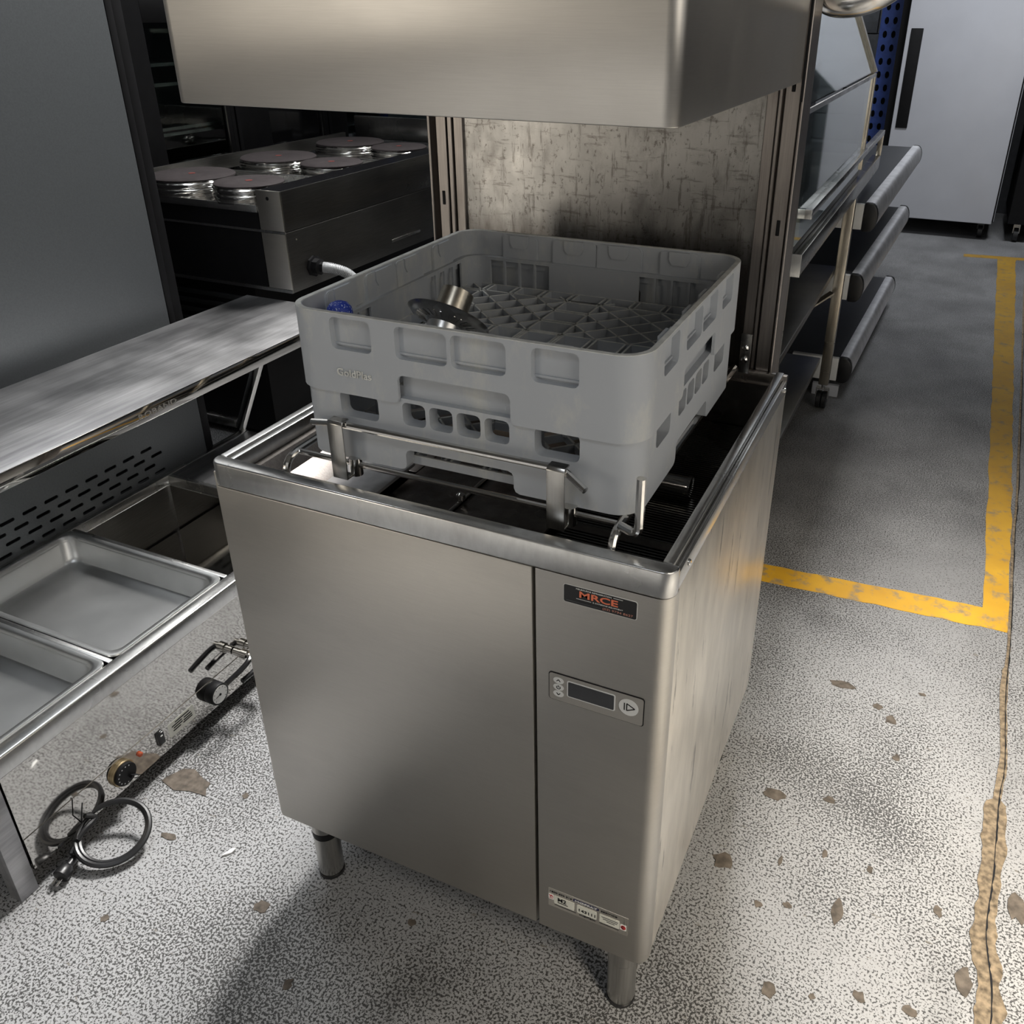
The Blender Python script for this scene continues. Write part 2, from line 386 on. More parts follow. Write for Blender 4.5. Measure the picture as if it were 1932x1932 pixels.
chips = [(.87, .978, .035, .016), (.988, .902, .014, .016), (.894, .607, .013, .010), (.946, .355, .010, .028), (.862, .16, .017, .016), (.73, .374, .022, .022), (-.017, -.065, .016, .015),
         (1.001, .211, .012, .011), (-.36, .10, .07, .028), (.786, .574, .025, .018), (1.114, .43, .008, .014), (.93, .179, .006, .006), (1.01, .785, .008, .012), (.811, .311, .008, .008),
         (-.26, -.20, .008, .008), (.32, -.17, .012, .010), (.45, -.10, .020, .014), (.58, -.16, .010, .018), (.25, .02, .008, .008), (.955, .935, .012, .012), (1.160, .31, .014, .030), (1.245, .50, .018, .040),
         (.12, -.16, .008, .012), (.905, .47, .006, .012), (.83, .42, .004, .012), (-.13, .23, .012, .012), (-.29, -.02, .02, .008), (-.22, .12, .008, .008), (1.05, 1.02, .009, .007), (.86, .33, .008, .007), (.99, .47, .007, .010), (1.08, .22, .012, .010)]
for (x, y, a, c) in chips:
    k = 11; L = [(x + math.cos(2 * PI * i / k) * a * random.uniform(.6, 1.15), y + math.sin(2 * PI * i / k) * c * random.uniform(.6, 1.15)) for i in range(k)]
    MB().prism(L, 'z', .0002, .0013).build('floor_chip', 'stone_chip', floor, smooth=False)
ceil = MB().box(-6.1, 7, -4.6, 8, 4.9, 5.0).build('ceiling', 'ceiling_grey', smooth=False); tag(ceil, 'grey warehouse ceiling', kind='structure')
wall = MB().box(-6, 7, 7.2, 7.4, 0, 5).build('wall_back', 'wall_paint', smooth=False); tag(wall, 'grey blockwork back wall', kind='structure')
blk = None
for r in range(14):
    for c in range(5):
        x = -1.1 + c * .4 + (.2 if r % 2 else 0); z = .1 + r * .2
        if blk is None:
            blk = MB().box(0, .392, -.02, 0, 0, .192).build('block', 'block_grey', wall, bevel=.003, local=True); blk.location = (x, 7.2, z); b0 = blk
        else:
            q = b0.copy(); COL.objects.link(q); q.parent = wall; q.location = (x, 7.2, z)
wl = MB().box(-6.1, -6, -4.6, 7.2, 0, 5).box(-3.4, -3.3, 1.0, 7.2, 0, 5).build('wall_left', 'wall_paint', smooth=False); tag(wl, 'dark left side wall', kind='structure')

wfr = MB().box(-6, -3.5, -4.6, -4.5, 0, 5).box(-2.2, 3.3, -4.6, -4.5, 0, 5).box(-3.5, -2.2, -4.6, -4.5, 2.75, 5).build('wall_front', 'wall_cream', smooth=False); tag(wfr, 'pale wall behind the viewer with an opening added for an unseen lamp', kind='structure')  # opening placed so its lamp reflects in the hood front
wr = MB().box(3.2, 3.3, 1.4, 7.2, 0, 5).build('wall_right', 'wall_paint', smooth=False); tag(wr, 'grey right side wall past the doorway', kind='structure')
# ------------------------------------------------------------------ pass-through dishwasher
WX, DY, H, ZB, ZR = .690, .679, .8914, .1788, .8537
dw = thing('commercial_dishwasher', 'stainless steel pass-through dishwasher with its hood raised over a grey rack', 'dishwasher', (.345, .34, 0))
MB().box(.006, .5095, 0, .018, ZB, ZR - .001).build('front_panel', 'steel_front', dw, bevel=.002)
arc = [(WX - .02 + .02 * math.sin(a), .02 - .02 * math.cos(a)) for a in [PI / 2 * i / 8 for i in range(9)]]
poly = [(.5145, 0)] + arc + [(WX, .030), (WX - .012, .030), (WX - .012, .024), (.5145, .018)]
MB().prism(poly, 'z', ZB, ZR - .001).build('control_front', 'steel_front', dw, ang=50)
MB().box(WX - .010, WX - .001, .0315, DY, ZB, ZR + .02).build('side_panel', 'steel_side', dw, bevel=.001)
MB().box(.001, .010, .004, DY, ZB, ZR + .02).build('side_panel', 'steel_front', dw, bevel=.001)
MB().box(.012, WX - .012, .020, DY, ZB + .004, .735).build('carcass', 'black', dw, smooth=False)
MB().box(.008, WX - .008, DY - .006, DY, ZB, .86).build('rear_panel', 'steel_side', dw)
# rim
arc2 = [(WX + .001 - .018 + .018 * math.sin(a), -.001 + .018 - .018 * math.cos(a)) for a in [PI / 2 * i / 8 for i in range(9)]]
arc3 = [(-.001 + .018 - .018 * math.cos(a), -.001 + .018 - .018 * math.sin(a)) for a in [PI / 2 * i / 8 for i in range(9)]]
poly = arc3 + arc2 + [(WX + .001, .022), (-.001, .022)]
MB().prism(poly, 'z', ZR, H).build('front_rim', 'steel_rim', dw, bevel=.0025, seg=3, ang=50)
MB().box(.669, .6825, .0225, DY, H - .022, H).build('side_rim', 'steel_rim', dw, bevel=.002)
MB().box(.683, WX, .0225, DY, ZR + .002, H - .010).build('side_rim', 'steel_rim', dw, bevel=.0012)
MB().box(.0, .0125, .0225, DY, H - .030, H).build('side_rim', 'steel_rim', dw, bevel=.002)
MB().box(.0132, .022, .0225, DY, H - .030, H - .004).build('side_rim', 'steel_rim', dw, bevel=.002)
MB().box(.0, WX, DY - .012, DY, .86, H - .002).build('rear_rim', 'steel_tank', dw, bevel=.002)
sc = MB().lathe([(.0045, 0), (.0045, .002), (.003, .0032), (0, .0034)], (WX, .061, .872), (1, 0, 0), 12).build('screw', 'steel_polished', dw)
part(sc, dw, (0, .589, -.002))
# wash tank
tk = MB()
tk.box(.022, .028, .022, .667, .735, .862).box(.662, .669, .022, .667, .735, .869).box(.022, .669, .0225, .028, .735, .862).box(.022, .669, .661, .667, .735, .869)
tk.box(.022, .669, .022, .667, .735, .742)
tank = tk.build('wash_tank', 'steel_tank', dw, smooth=False)
MB().prism([(.028, .862), (.034, .862), (.052, .835), (.098, .812), (.098, .806), (.028, .806)], 'y', .028, .661).build('tank_ledge', 'steel_column', dw, smooth=False)
MB().box(.098, .190, .028, .235, .812, .818).build('tank_plate', 'tank_plate', dw, bevel=.001)
MB().box(.192, .302, .028, .66, .795, .800).build('strainer_plate', 'steel_tank', dw, bevel=.001)
MB().box(.308, .455, .028, .66, .795, .800).build('strainer_plate', 'steel_tank', dw, bevel=.001)
MB().box(.098, .190, .236, .66, .795, .800).build('strainer_plate', 'steel_tank', dw, bevel=.001)
MB().tube([(.305, .03, .803), (.305, .62, .803)], .003, 8).build('divider_rod', 'steel_polished', dw)
MB().lathe([(.004, 0), (.007, .004), (.007, .012), (0, .016)], (.305, .18, .803), (0, 0, 1), 12).build('knob', 'steel_polished', dw)
ft = MB().box(.458, .662, .028, .66, .772, .778).build('filter_tray', 'filter_black', dw, smooth=False)
rb = MB()
for i in range(90): rb.box(.460, .660, .031 + i * .007, .0335 + i * .007, .778, .7825)
tag(rb.build('filter_rib', 'steel_leg', ft, smooth=False), kind='stuff')
MB().box(.458, .662, .205, .225, .778, .783).build('filter_bar', 'steel_tank', dw)
MB().lathe([(.013, 0), (.015, .004), (.015, .155), (.016, .157), (.016, .163), (.010, .164)], (.447, .365, .803), (1, 0, 0), 18).build('wash_arm', 'steel_polished', dw)
# rack guide made of rod and strap
rr = .0048
g = MB().tube(fillet([(.155, .049, .962), (.195, .046, .969), (.531, .046, .971), (.566, .032, .957)], .012), rr).build('guide_rod', 'steel_polished', dw)
for x in (.190, .513):
    MB().prism([(.053, .890), (.036, .890), (.036, .972), (.039, .976), (.053, .976), (.053, .9735), (.040, .9735), (.0385, .971), (.0385, .8925), (.053, .8925)], 'x', x, x + .024).build('guide_strap', 'steel_leg', dw, bevel=.0006)
    MB().cyl((x + .022, .060, .888), (x + .022, .060, .914), .009).build('guide_post', 'steel_polished', dw)
MB().tube(fillet([(.113, .028, .80), (.113, .030, .916), (.113, .085, .917), (.113, .63, .917)], .026), .0055).build('runner_rod', 'steel_polished', dw).location = (0, 0, -.0115)
MB().tube(fillet([(.603, .028, .78), (.603, .030, .916), (.603, .085, .917), (.603, .63, .917)], .026), .0060).build('runner_rod', 'steel_polished', dw).location = (0, 0, -.0115)
MB().tube(fillet([(.606, .048, .909), (.634, .035, .909), (.634, .035, .987)], .018), .0058).build('guide_hook', 'steel_polished', dw)
MB().tube([(.112, .059, .9045), (.606, .059, .9045)], .0042).build('cross_rod', 'steel_polished', dw)
MB().tube([(.112, .55, .9045), (.606, .55, .9045)], .0038).build('cross_rod', 'steel_polished', dw)
# rear wall and columns
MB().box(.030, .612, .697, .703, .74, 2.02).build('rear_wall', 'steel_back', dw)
for nm, boxes in (('column', [(.600, .618, .690, .74), (.620, .626, .684, .74), (.630, .654, .680, .745), (.626, .656, .700, .745), (.6565, .6605, .672, .745)]),
                  ('column', [(.024, .042, .690, .74), (.014, .022, .684, .74), (-.008, .012, .680, .745), (-.014, .012, .700, .745), (-.022, -.0175, .672, .745)])):
    mb = MB()
    for (a, c, d, e) in boxes: mb.box(a, c, d, e, ZB, 2.0)
    col_ = mb.build(nm, 'steel_column', dw, bevel=.0012, seg=1)
    xs = .642 if boxes[0][0] > .3 else .002
    for z in (1.142, 1.365):
        MB().box(xs - .003, xs + .003, .6785, .6805, z - .013, z + .013).build('slot', 'black', col_, bevel=.002)
MB().box(.603, .622, .664, .668, .885, .958).build('stop_bracket', 'steel_leg', dw, bevel=.0008)
for z in (.933, .911): MB().lathe([(.006, 0), (.006, .003), (.003, .005), (0, .005)], (.6125, .664, z), (0, -1, 0), 8).build('bolt', 'steel_polished', dw)
# raised hood
def ring(mb, hx, hy, r, t, cx, cy, z0, z1):
    o = rrect(hx, hy, r, 6, cx, cy); i = rrect(hx - t, hy - t, r - t * .8, 6, cx, cy)
    return mb.loft([[(x, y, z0) for x, y in o], [(x, y, z1) for x, y in o], [(x, y, z1) for x, y in i], [(x, y, z0) for x, y in i]], close=True)
hx0, hx1, hy0, hy1, hz0 = .037, .6545, .0236, .676, 1.3666
mb = ring(MB(), (hx1 - hx0) / 2, (hy1 - hy0) / 2, .016, .004, (hx0 + hx1) / 2, (hy0 + hy1) / 2, hz0, 1.80)
mb.loft([[(x, y, 1.80) for x, y in rrect((hx1 - hx0) / 2, (hy1 - hy0) / 2, .016, 6, (hx0 + hx1) / 2, (hy0 + hy1) / 2)], [(x, y + .05, 1.95) for x, y in rrect((hx1 - hx0) / 2 - .04, (hy1 - hy0) / 2 - .08, .016, 6, (hx0 + hx1) / 2, (hy0 + hy1) / 2)]])
mb.build('hood', 'steel_hood', dw, bevel=.0015, ang=40)
MB().box(hx1 + .0005, hx1 + .004, .668, .676, hz0 - .028, 1.80).build('hood_guide', 'black', dw)
mb = MB().tube(fillet([(.655, .775, 1.75), (.655, .775, 1.484), (.72, .775, 1.484), (.80, .775, 1.54)], .05, 10), .030, 24)
mb.build('lift_handle', 'steel_polished', dw)
# feet
def foot(x, y, band):
    f_ = MB().lathe([(.022, .006), (.0235, .012), (.0235, .095), (.0235, .105)], (x, y, 0), (0, 0, 1), 28).build('foot', 'steel_leg', dw)
    MB().lathe([(.0245, .12 if band else .107), (.0245, ZB + .01)], (x, y, 0), (0, 0, 1), 28).build('foot_sleeve', 'steel_leg', f_)
    if band: MB().lathe([(.0242, .104), (.0242, .1215)], (x, y, 0), (0, 0, 1), 28).build('foot_band', 'black', f_)
    MB().lathe([(.022, 0), (.024, .001), (.024, .007)], (x, y, 0), (0, 0, 1), 28).build('foot_pad', 'black_rubber', f_)
foot(.052, .052, True); foot(.638, .052, False); foot(.638, .627, False); foot(.052, .627, False)
# control panel
X3, Z3 = (1, 0, 0), (0, 0, 1)
def fplate(name, mat, x0, x1, z0, z1, r, y0, y1, parent):
    return MB().prism([(x, z) for x, z in rrect((x1 - x0) / 2, (z1 - z0) / 2, r, 4, (x0 + x1) / 2, (z0 + z1) / 2)], 'y', y0, y1).build(name, mat, parent)
cpb = fplate('control_panel', 'black', .5325, .6645, .6515, .6975, .004, -.0006, .001, dw)
fplate('panel_face', 'ctrl_grey', .5337, .6632, .6525, .6962, .0035, -.0012, .0005, cpb)
fplate('display_frame', 'button', .5590, .6260, .6640, .6910, .003, -.0017, 0, cpb)
fplate('display', 'lcd', .5608, .6242, .6658, .6892, .0015, -.0021, 0, cpb)
def disc(name, mat, x, z, rx, rz, y, parent):
    return MB().prism([(x + rx * math.cos(2 * PI * i / 24), z + rz * math.sin(2 * PI * i / 24)) for i in range(24)], 'y', y, 0).build(name, mat, parent)
def stroke(name, mat, pts, w, y, parent):
    mb = MB()
    for (a, c) in zip(pts[:-1], pts[1:]): mb.beam((a[0], y, a[1]), (c[0], y, c[1]), w, .0004, (0, -1, 0))
    return mb.build(name, mat, parent, smooth=False)
for z, mk in ((.6865, 'up'), (.6755, 'power'), (.6645, 'down')):
    bt = disc('button', 'button', .547, z, .0075, .0052, -.0019, cpb)
    if mk == 'up': stroke('arrow_mark', 'black', [(.5445, z - .0012), (.547, z + .0018), (.5495, z - .0012)], .0011, -.0021, bt)
    elif mk == 'down': stroke('arrow_mark', 'black', [(.5445, z + .0012), (.547, z - .0018), (.5495, z + .0012)], .0011, -.0021, bt)
    else:
        stroke('power_mark', 'black', [(.547 + .0027 * math.sin(a), z - .0003 + .0023 * math.cos(a)) for a in [.6 + i * (2 * PI - 1.2) / 12 for i in range(13)]], .001, -.0021, bt)
        stroke('power_mark', 'black', [(.547, z), (.547, z + .0032)], .001, -.0021, bt)
bt = disc('start_button', 'button', .644, .6775, .0132, .0132, -.0019, cpb)
stroke('start_mark', 'black', [(.6385, .6835), (.6385, .6720)], .0013, -.0021, bt)
stroke('start_mark', 'black', [(.6417, .6833), (.6417, .6720), (.6525, .6777), (.6415, .6835)], .0013, -.0021, bt)
# dealer sticker
stk = fplate('dealer_sticker', 'white', .5525, .6485, .8145, .8415, .003, -.0003, .001, dw)
fplate('sticker_face', 'sticker_black', .5533, .6477, .8153, .8407, .0026, -.0006, 0, stk)
YS = -.0006
text('sticker_text', 'MELBOURNE REFRIGERATION', 'white', (.5695, YS, .8373), X3, Z3, .046, .0019, stk)
text('sticker_text', 'MRCE', 'orange', (.574, YS, .8265), X3, Z3, .050, .0092, stk, bold=.02)
text('sticker_text', '& CATERING EQUIPMENT', 'white', (.5915, YS, .8228), X3, Z3, .039, .0019, stk)
text('sticker_text', '(03) 9794 8627', 'dim_orange', (.6045, YS, .8168), X3, Z3, .039, .0040, stk)
stroke('sticker_rule', 'white', [(.618, .8384), (.630, .8384)], .0005, YS - .0002, stk)
stroke('sticker_rule', 'white', [(.570, .8238), (.5895, .8238)], .0005, YS - .0002, stk)
stroke('sticker_rule', 'dark_grey', [(.557, .8185), (.602, .8185)], .0016, YS - .0001, stk)
# rating plate
rp = fplate('rating_plate', 'steel_side', .5305, .6595, .2335, .2735, .001, -.0003, .001, dw)
YP = -.0004
text('plate_text', '1800 622 216', 'black', (.5335, YP, .2655), X3, Z3, .036, .0032, rp, bold=.01)
fplate('plate_badge', 'navy', .5715, .6135, .2645, .2700, .002, -.0006, 0, rp)
text('plate_text', 'MOFFAT', 'white', (.5745, -.0007, .2658), X3, Z3, .036, .0030, rp, bold=.02)
text('plate_text', 'SERVICE', 'black', (.6165, YP, .2655), X3, Z3, .026, .0030, rp, bold=.01)
for (a, c) in ((.5400, .5735), (.5780, .6100), (.6145, .6465)): fplate('plate_field', 'label_cream', a, c, .2425, .2605, .0015, -.0006, 0, rp)
YF = -.0007
text('plate_text', 'M2', 'black', (.5465, YF, .2505), X3, Z3, .0140, .0078, rp, bold=.02)
stroke('plate_mark', 'black', [(.546, .2475), (.563, .2475)], .0014, YF, rp)
text('plate_text', '143111', 'black', (.5815, YF, .2470), X3, Z3, .0265, .0060, rp, bold=.012)
for i, (a, c) in enumerate(((.618, .644), (.620, .643), (.626, .639))): stroke('plate_mark', 'black', [(a, .2556 - i * .0037), (c, .2556 - i * .0037)], .0010, YF, rp)
text('plate_text', 'WASHTECH', 'black', (.5815, YP, .2378), X3, Z3, .0265, .0032, rp, bold=.02)
stroke('plate_mark', 'black', [(.541, .2398), (.577, .2398)], .0010, YP, rp); stroke('plate_mark', 'black', [(.6145, .2398), (.6455, .2398)], .0010, YP, rp)
fplate('plate_logo', 'white', .5308, .5392, .2490, .2605, .0008, -.0006, 0, rp)
stroke('plate_mark', 'red', [(.5325, .2590), (.5345, .2545), (.5358, .2590), (.5382, .2545)], .0012, YF, rp)
stroke('plate_mark', 'red', [(.532, .2520), (.538, .2520)], .0009, YF, rp)
fplate('plate_logo', 'white', .6478, .6572, .2440, .2560, .0008, -.0006, 0, rp)
disc('plate_mark', 'red', .6525, .2500, .0040, .0046, YF, rp)
stroke('plate_mark', 'black', [(.6525 + .0022 * math.cos(a), .2502 + .0026 * math.sin(a)) for a in [.7 + i * .42 for i in range(12)]], .0012, -.0009, rp)

# ------------------------------------------------------------------ dish racks (local coordinates, rotated a little)
def perim(half, r):
    st = 2 * (half - r); ar = PI / 2 * r; per = st + ar; L = 4 * per
    def fm(zb):
        def f(u, v, w):
            # u = 0 in the middle of the front-left corner arc
            u2 = (u - ar / 2) % L; s = int(u2 // per) % 4; t = u2 - s * per
            if t <= st: x, y, nx, ny = -half + r + t, -half, 0, -1
            else:
                a = (t - st) / r; nx, ny = math.sin(a), -math.cos(a); x, y = half - r + r * math.sin(a), -half + r - r * math.cos(a)
            x -= nx * w; y -= ny * w
            for _ in range(s): x, y = -y, x
            return (x, y, zb + v)
        return f
    cuts = []
    for s in range(4):
        for i in range(9): cuts.append(((ar / 2 + s * per + st + ar * i / 8) % L))
    cent = [ar / 2 + s * per + st / 2 for s in range(4)]
    return fm, cuts, cent, L
def rr2(u0, u1, v0, v1, r, k=3): return rrect((u1 - u0) / 2, (v1 - v0) / 2, r, k, (u0 + u1) / 2, (v0 + v1) / 2)
def band(name, half, r, z0, z1, notch, holes, thick, parent, mat='rack_grey', fr=.008):
    fm, cuts, cent, L = perim(half, r)
    bot = [(0, 0)]
    for c in cent:
        if notch:
            h = notch; q = fr
            bot += [(c - .080 - q, 0), (c - .080 - q * .3, q * .3), (c - .080, q), (c - .080, h - q), (c - .080 + q * .3, h - q * .3), (c - .080 + q, h), (c + .080 - q, h), (c + .080 - q * .3, h - q * .3), (c + .080, h - q), (c + .080, q), (c + .080 + q * .3, q * .3), (c + .080 + q, 0)]
    bot += [(L, 0), (L, z1 - z0), (0, z1 - z0)]
    hs = [rr2(c + a, c + b_, v0, v1, rad) for c in cent for (a, b_, v0, v1, rad) in holes]
    return sheet(name, mat, bot, hs, fm(z0), thick, parent, cuts=[c for c in cuts if 1e-4 < c < L - 1e-4], local=True, weld=True), fm, cent
def grid(parent, half, z0, z1, w=.0030):
    mb = MB()
    def seg(a, c, ww=w):
        mb.beam((a[0], a[1], (z0 + z1) / 2), (c[0], c[1], (z0 + z1) / 2), ww, z1 - z0)
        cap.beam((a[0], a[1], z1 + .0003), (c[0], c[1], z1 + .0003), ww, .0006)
    cap = MB(); a0, s_ = .029, .053; N_ = [a0 + s_ * i for i in range(4)]; a3 = N_[3]
    for sx in (-1, 1):
        for sy in (-1, 1):
            P = lambda x, y: (sx * x, sy * y)
            for i in (1, 2, 3): seg(P(N_[i], a0), P(a0, N_[i]))
            for i in (1, 2): seg(P(a3, N_[i]), P(N_[i], a3)); seg(P(N_[i], a0), P(a3, a3 - s_ * i)); seg(P(a0, N_[i]), P(a3 - s_ * i, a3))
            seg(P(a0, a0), P(half, half))
            for i in range(4):
                for d in (-.0045, .0045):
                    seg(P(a3, N_[i] + d), P(half, N_[i] + d)); seg(P(N_[i] + d, a3), P(N_[i] + d, half))
            seg(P(a3, a0), P(a3 + .018, a0 + .02)); seg(P(a0, a3), P(a0 + .02, a3 + .018))
    for k in (-1, 1):
        seg((k * a0, -a3), (k * a0, a3)); seg((-a3, k * a0), (a3, k * a0)); seg((k * half, -half), (k * half, half)); seg((-half, k * half), (half, k * half))
        seg((k * (a3 + .004), -a3), (k * (a3 + .004), a3)); seg((-a3, k * (a3 + .004)), (a3, k * (a3 + .004)))
        for i in range(4):
            for d in (-.004, .004): seg((-a0, k * N_[i] + d), (a0, k * N_[i] + d)); seg((k * N_[i] + d, -a0), (k * N_[i] + d, a0))
    g_ = mb.build('base_grid', 'rack_grey', parent, smooth=False, local=True); cap.build('worn_lit_rib_edge', 'rack_worn_lit', g_, smooth=False, local=True); return g_  # pale rib caps: scuffing plus light from above put into the colour
RX, RY, YAW = .3720, .3080, .011
ub = thing('dish_rack', 'upper grey plastic dish rack with four blind pockets per side, stacked on another rack', 'dish rack', (RX, RY, 1.0105), 'stacked dish racks', YAW)
pk = [(-.177, -.115, .062, .105, .008), (-.0795, -.005, .062, .105, .008), (.0005, .0755, .062, .105, .008), (.109, .170, .062, .105, .008)]
band('rack_skirt', .25, .042, 0, .0500, .040, [], .0045, ub)
wu, fmu, centu = band('rack_wall', .25, .042, .0500, .1095, 0, [(a, b_, v0 - .05, v1 - .05, r_) for (a, b_, v0, v1, r_) in pk], .0085, ub)
fm0 = fmu(0)
for c in centu:
    for (a, b_, v0, v1, rd) in pk:
        sheet('pocket', 'rack_grey', rr2(c + a - .001, c + b_ + .001, v0 - .001, v1 + .001, rd), [], (lambda u, v, w: fm0(u, v, w + .0105)), .0020, ub, local=True)
        sheet('pocket_frame', 'rack_grey', rr2(c + a - .0025, c + b_ + .0025, v0 - .0025, v1 + .0025, rd), [rr2(c + a, c + b_, v0, v1, rd)], (lambda u, v, w: fm0(u, v, w + .0085)), .0030, ub, local=True)
        m_ = (a + b_) / 2
        sheet('inner_tab', 'rack_grey', [(c + m_ - .017, .108), (c + m_ - .017, .094), (c + m_ - .012, .086), (c + m_ + .012, .086), (c + m_ + .017, .094), (c + m_ + .017, .108)], [], (lambda u, v, w: fm0(u, v, w + .0110)), .004, ub, local=True)
sl = [(s * x - .0128, s * x + .0128, .0195, .0625, .001) for s in (-1, 1) for x in (.094, .123, .152, .181)]
wi, _, _ = band('inner_wall', .2350, .032, .006, .066, 0, [(a, b_, v0 - .006, v1 - .006, r_) for (a, b_, v0, v1, r_) in sl], .0035, ub)
band('inner_ledge', .2420, .036, .0655, .0685, 0, [], .0105, ub)
grid(ub, .2315, .0020, .0195)
band('worn_lit_top_edge', .2498, .0418, .1095, .1103, 0, [], .0072, ub, 'rack_worn_lit')  # pale band paints the lit top edge together with its scuffs
text('raised_logo', 'GoldPlas', 'rack_worn_lit', (-.172, -.2502, .026), X3, Z3, .053, .0105, ub, depth=.0016, local=True, bold=.012)
lb = thing('dish_rack', 'lower grey plastic dish rack with open windows, carrying the rack above', 'dish rack', (RX, RY, .911), 'stacked dish racks', YAW)
wn = [(-.177, -.117, .064, .1, .008), (-.0795, -.0450, .068, .1, .007), (-.0390, -.0050, .068, .1, .007), (.0010, .0350, .068, .1, .007), (.0410, .0755, .068, .1, .007), (.110, .170, .062, .1, .008)]
band('rack_wall', .2450, .036, 0, .1055, .031, wn, .020, lb)
sl2 = [(a, b_, .030, .070, .001) for (a, b_, _, _, _) in sl]
grid(lb, .226, .002, .014)
pg = None
for i in range(5):
    for j in range(5):
        x, y = (i - 2) * .085, (j - 2) * .085
        if pg is None: pg = MB().loft([[(a + x, b_ + y, .012) for a, b_ in circle(.0055, 8)], [(a + x, b_ + y, .095) for a, b_ in circle(.0035, 8)]]).build('peg', 'rack_grey', lb, local=True); p0 = (x, y)
        else: part(pg, lb, (x - p0[0], y - p0[1], 0))

# things in the upper rack
ax = Vector((.04, .656, .752)).normalized(); so = Vector((.298, .180, 1.083))
st_ = thing('drain_strainer', 'stainless steel flanged drain strainer tube lying tilted in the upper rack', 'strainer', tuple(so))
MB().lathe([(.0228, .0), (.0228, .046), (.0205, .046), (.0205, 0)], so, ax, 32, False, False).build('collar', 'steel_warm', st_)
MB().lathe([(.0225, -.004), (.030, .000), (.050, .003), (.0575, .0075), (.0585, .0065), (.0515, .001), (.030, -.003), (.0225, -.008)], so, ax, 40, False, False).build('flange', 'steel_rim', st_)
MB().lathe([(.0260, -.006), (.0240, -.020), (.0235, -.048), (.0215, -.048), (.0215, -.006)], so, ax, 32, False, False).build('basket', 'steel_rim', st_)
u_ = ax.orthogonal().normalized(); w_ = ax.cross(u_)
for i in range(28):
    a = 2 * PI * i / 28; d = u_ * math.cos(a) + w_ * math.sin(a)
    MB().beam(so + d * .031 - ax * .0035, so + d * .044 - ax * .0008, .0018, .0012, ax).build('slot_rib', 'steel_polished', st_, smooth=False)
cp = thing('blue_cap', 'blue speckled round cap standing in the front left of the upper rack', 'cap', (.168, .118, 1.0315))
MB().lathe([(.013, 0), (.014, .004), (.014, .055), (.0175, .057), (.0178, .066), (.0165, .074), (.012, .080), (.006, .0825), (0, .083)], (.168, .118, 1.0315), (0, 0, 1), 24).build('cap_body', 'blue_speckle', cp)

# ------------------------------------------------------------------ bain-marie on the floor at the left
XF, ZT = -.425, .315
bm_ = thing('bain_marie', 'long stainless bain-marie with overshelf and mirror front beside the dishwasher', 'bain-marie', (-.69, .4, 0))
MB().box(XF - .006, XF, -.20, 1.02, .043, .272).build('front_panel', 'steel_mirror', bm_)
MB().box(XF - .030, XF + .003, -.235, 1.02, .2725, ZT).build('top_rail', 'steel_rim', bm_, bevel=.004, seg=3)
MB().box(XF - .030, XF + .0015, -.240, -.204, 0, .2725).build('leg', 'steel_shelf', bm_, bevel=.002)
MB().box(XF - .030, XF + .0015, .98, 1.016, 0, .2725).build('leg', 'steel_shelf', bm_, bevel=.002)
MB().box(-.975, -.945, -.240, -.204, 0, .30).build('leg', 'steel_shelf', bm_, bevel=.002)
MB().box(-.975, -.945, .98, 1.016, 0, .30).build('leg', 'steel_shelf', bm_, bevel=.002)
MB().box(-.945, XF - .030, -.235, -.229, .05, .30).build('end_panel', 'steel_shelf', bm_)
MB().box(-.955, -.95, -.235, 1.02, .05, .30).build('rear_panel', 'steel_dark', bm_)
MB().box(-.95, XF - .008, -.228, 1.02, .045, .052).build('well_base', 'steel_mirror', bm_)
for y in (.0735, .392, .705): MB().box(-.945, XF - .031, y - .006, y + .006, .285, ZT - .001).build('cross_bar', 'steel_rim', bm_, bevel=.002)
MB().box(-.970, -.945, -.235, 1.02, .285, ZT + .0005).build('rear_rail', 'steel_rim', bm_, bevel=.003)
MB().box(-.945, XF - .031, .712, 1.02, .300, ZT - .001).build('deck', 'steel_shelf', bm_, bevel=.002)
MB().box(-.943, XF - .033, .40, .403, .06, .285).build('well_wall', 'steel_mirror', bm_)
MB().box(-.943, XF - .033, .696, .699, .06, .285).build('well_wall', 'steel_mirror', bm_)
MB().box(-.943, XF - .033, .40, .70, .135, .140).build('well_floor', 'steel_mirror', bm_)
# slotted rear splash panel
hs = []
for r in range(4):
    for c in range(16):
        y0 = -.20 + c * .058 + (r % 2) * .029; z0 = .330 + r * .026
        if y0 + .04 < .72: hs.append(rrect(.019, .0045, .0044, 3, y0 + .019, z0))
sheet('splash_panel', 'fridge_grey', [(-.235, .3155), (.86, .3155), (.86, .575), (-.235, .575)], hs, lambda u, v, w: (-.958 - w, u, v), .003, bm_)
MB().box(-.985, -.982, -.235, .86, .3155, .575).build('splash_backing', 'black', bm_)
for y in (.08, .40, .84): MB().lathe([(.004, 0), (.003, .002), (0, .0025)], (-.958, y, .50), (1, 0, 0), 10).build('screw', 'steel_polished', bm_)
MB().beam((-.975, 1.02, .3165), (-.828, 1.00, .5875), .026, .020, (0, 1, 0)).build('shelf_post', 'steel_polished', bm_, bevel=.003)
MB().box(-1.17, -.985, 1.012, 1.034, .318, .345).build('end_rail', 'steel_rim', bm_, bevel=.002)
MB().box(-.985, -.958, .862, .888, .3155, .576).build('shelf_post', 'black', bm_, bevel=.003)
MB().box(-.985, -.958, -.235, -.21, .3155, .576).build('shelf_post', 'steel_polished', bm_, bevel=.003)
sh = MB().box(-1.235, -.815, -.40, 1.405, .588, .600).build('overshelf', 'steel_shelf', bm_, bevel=.002)
MB().box(-.8145, -.811, -.40, 1.405, .560, .601).build('shelf_lip', 'steel_mirror', bm_, bevel=.0012)
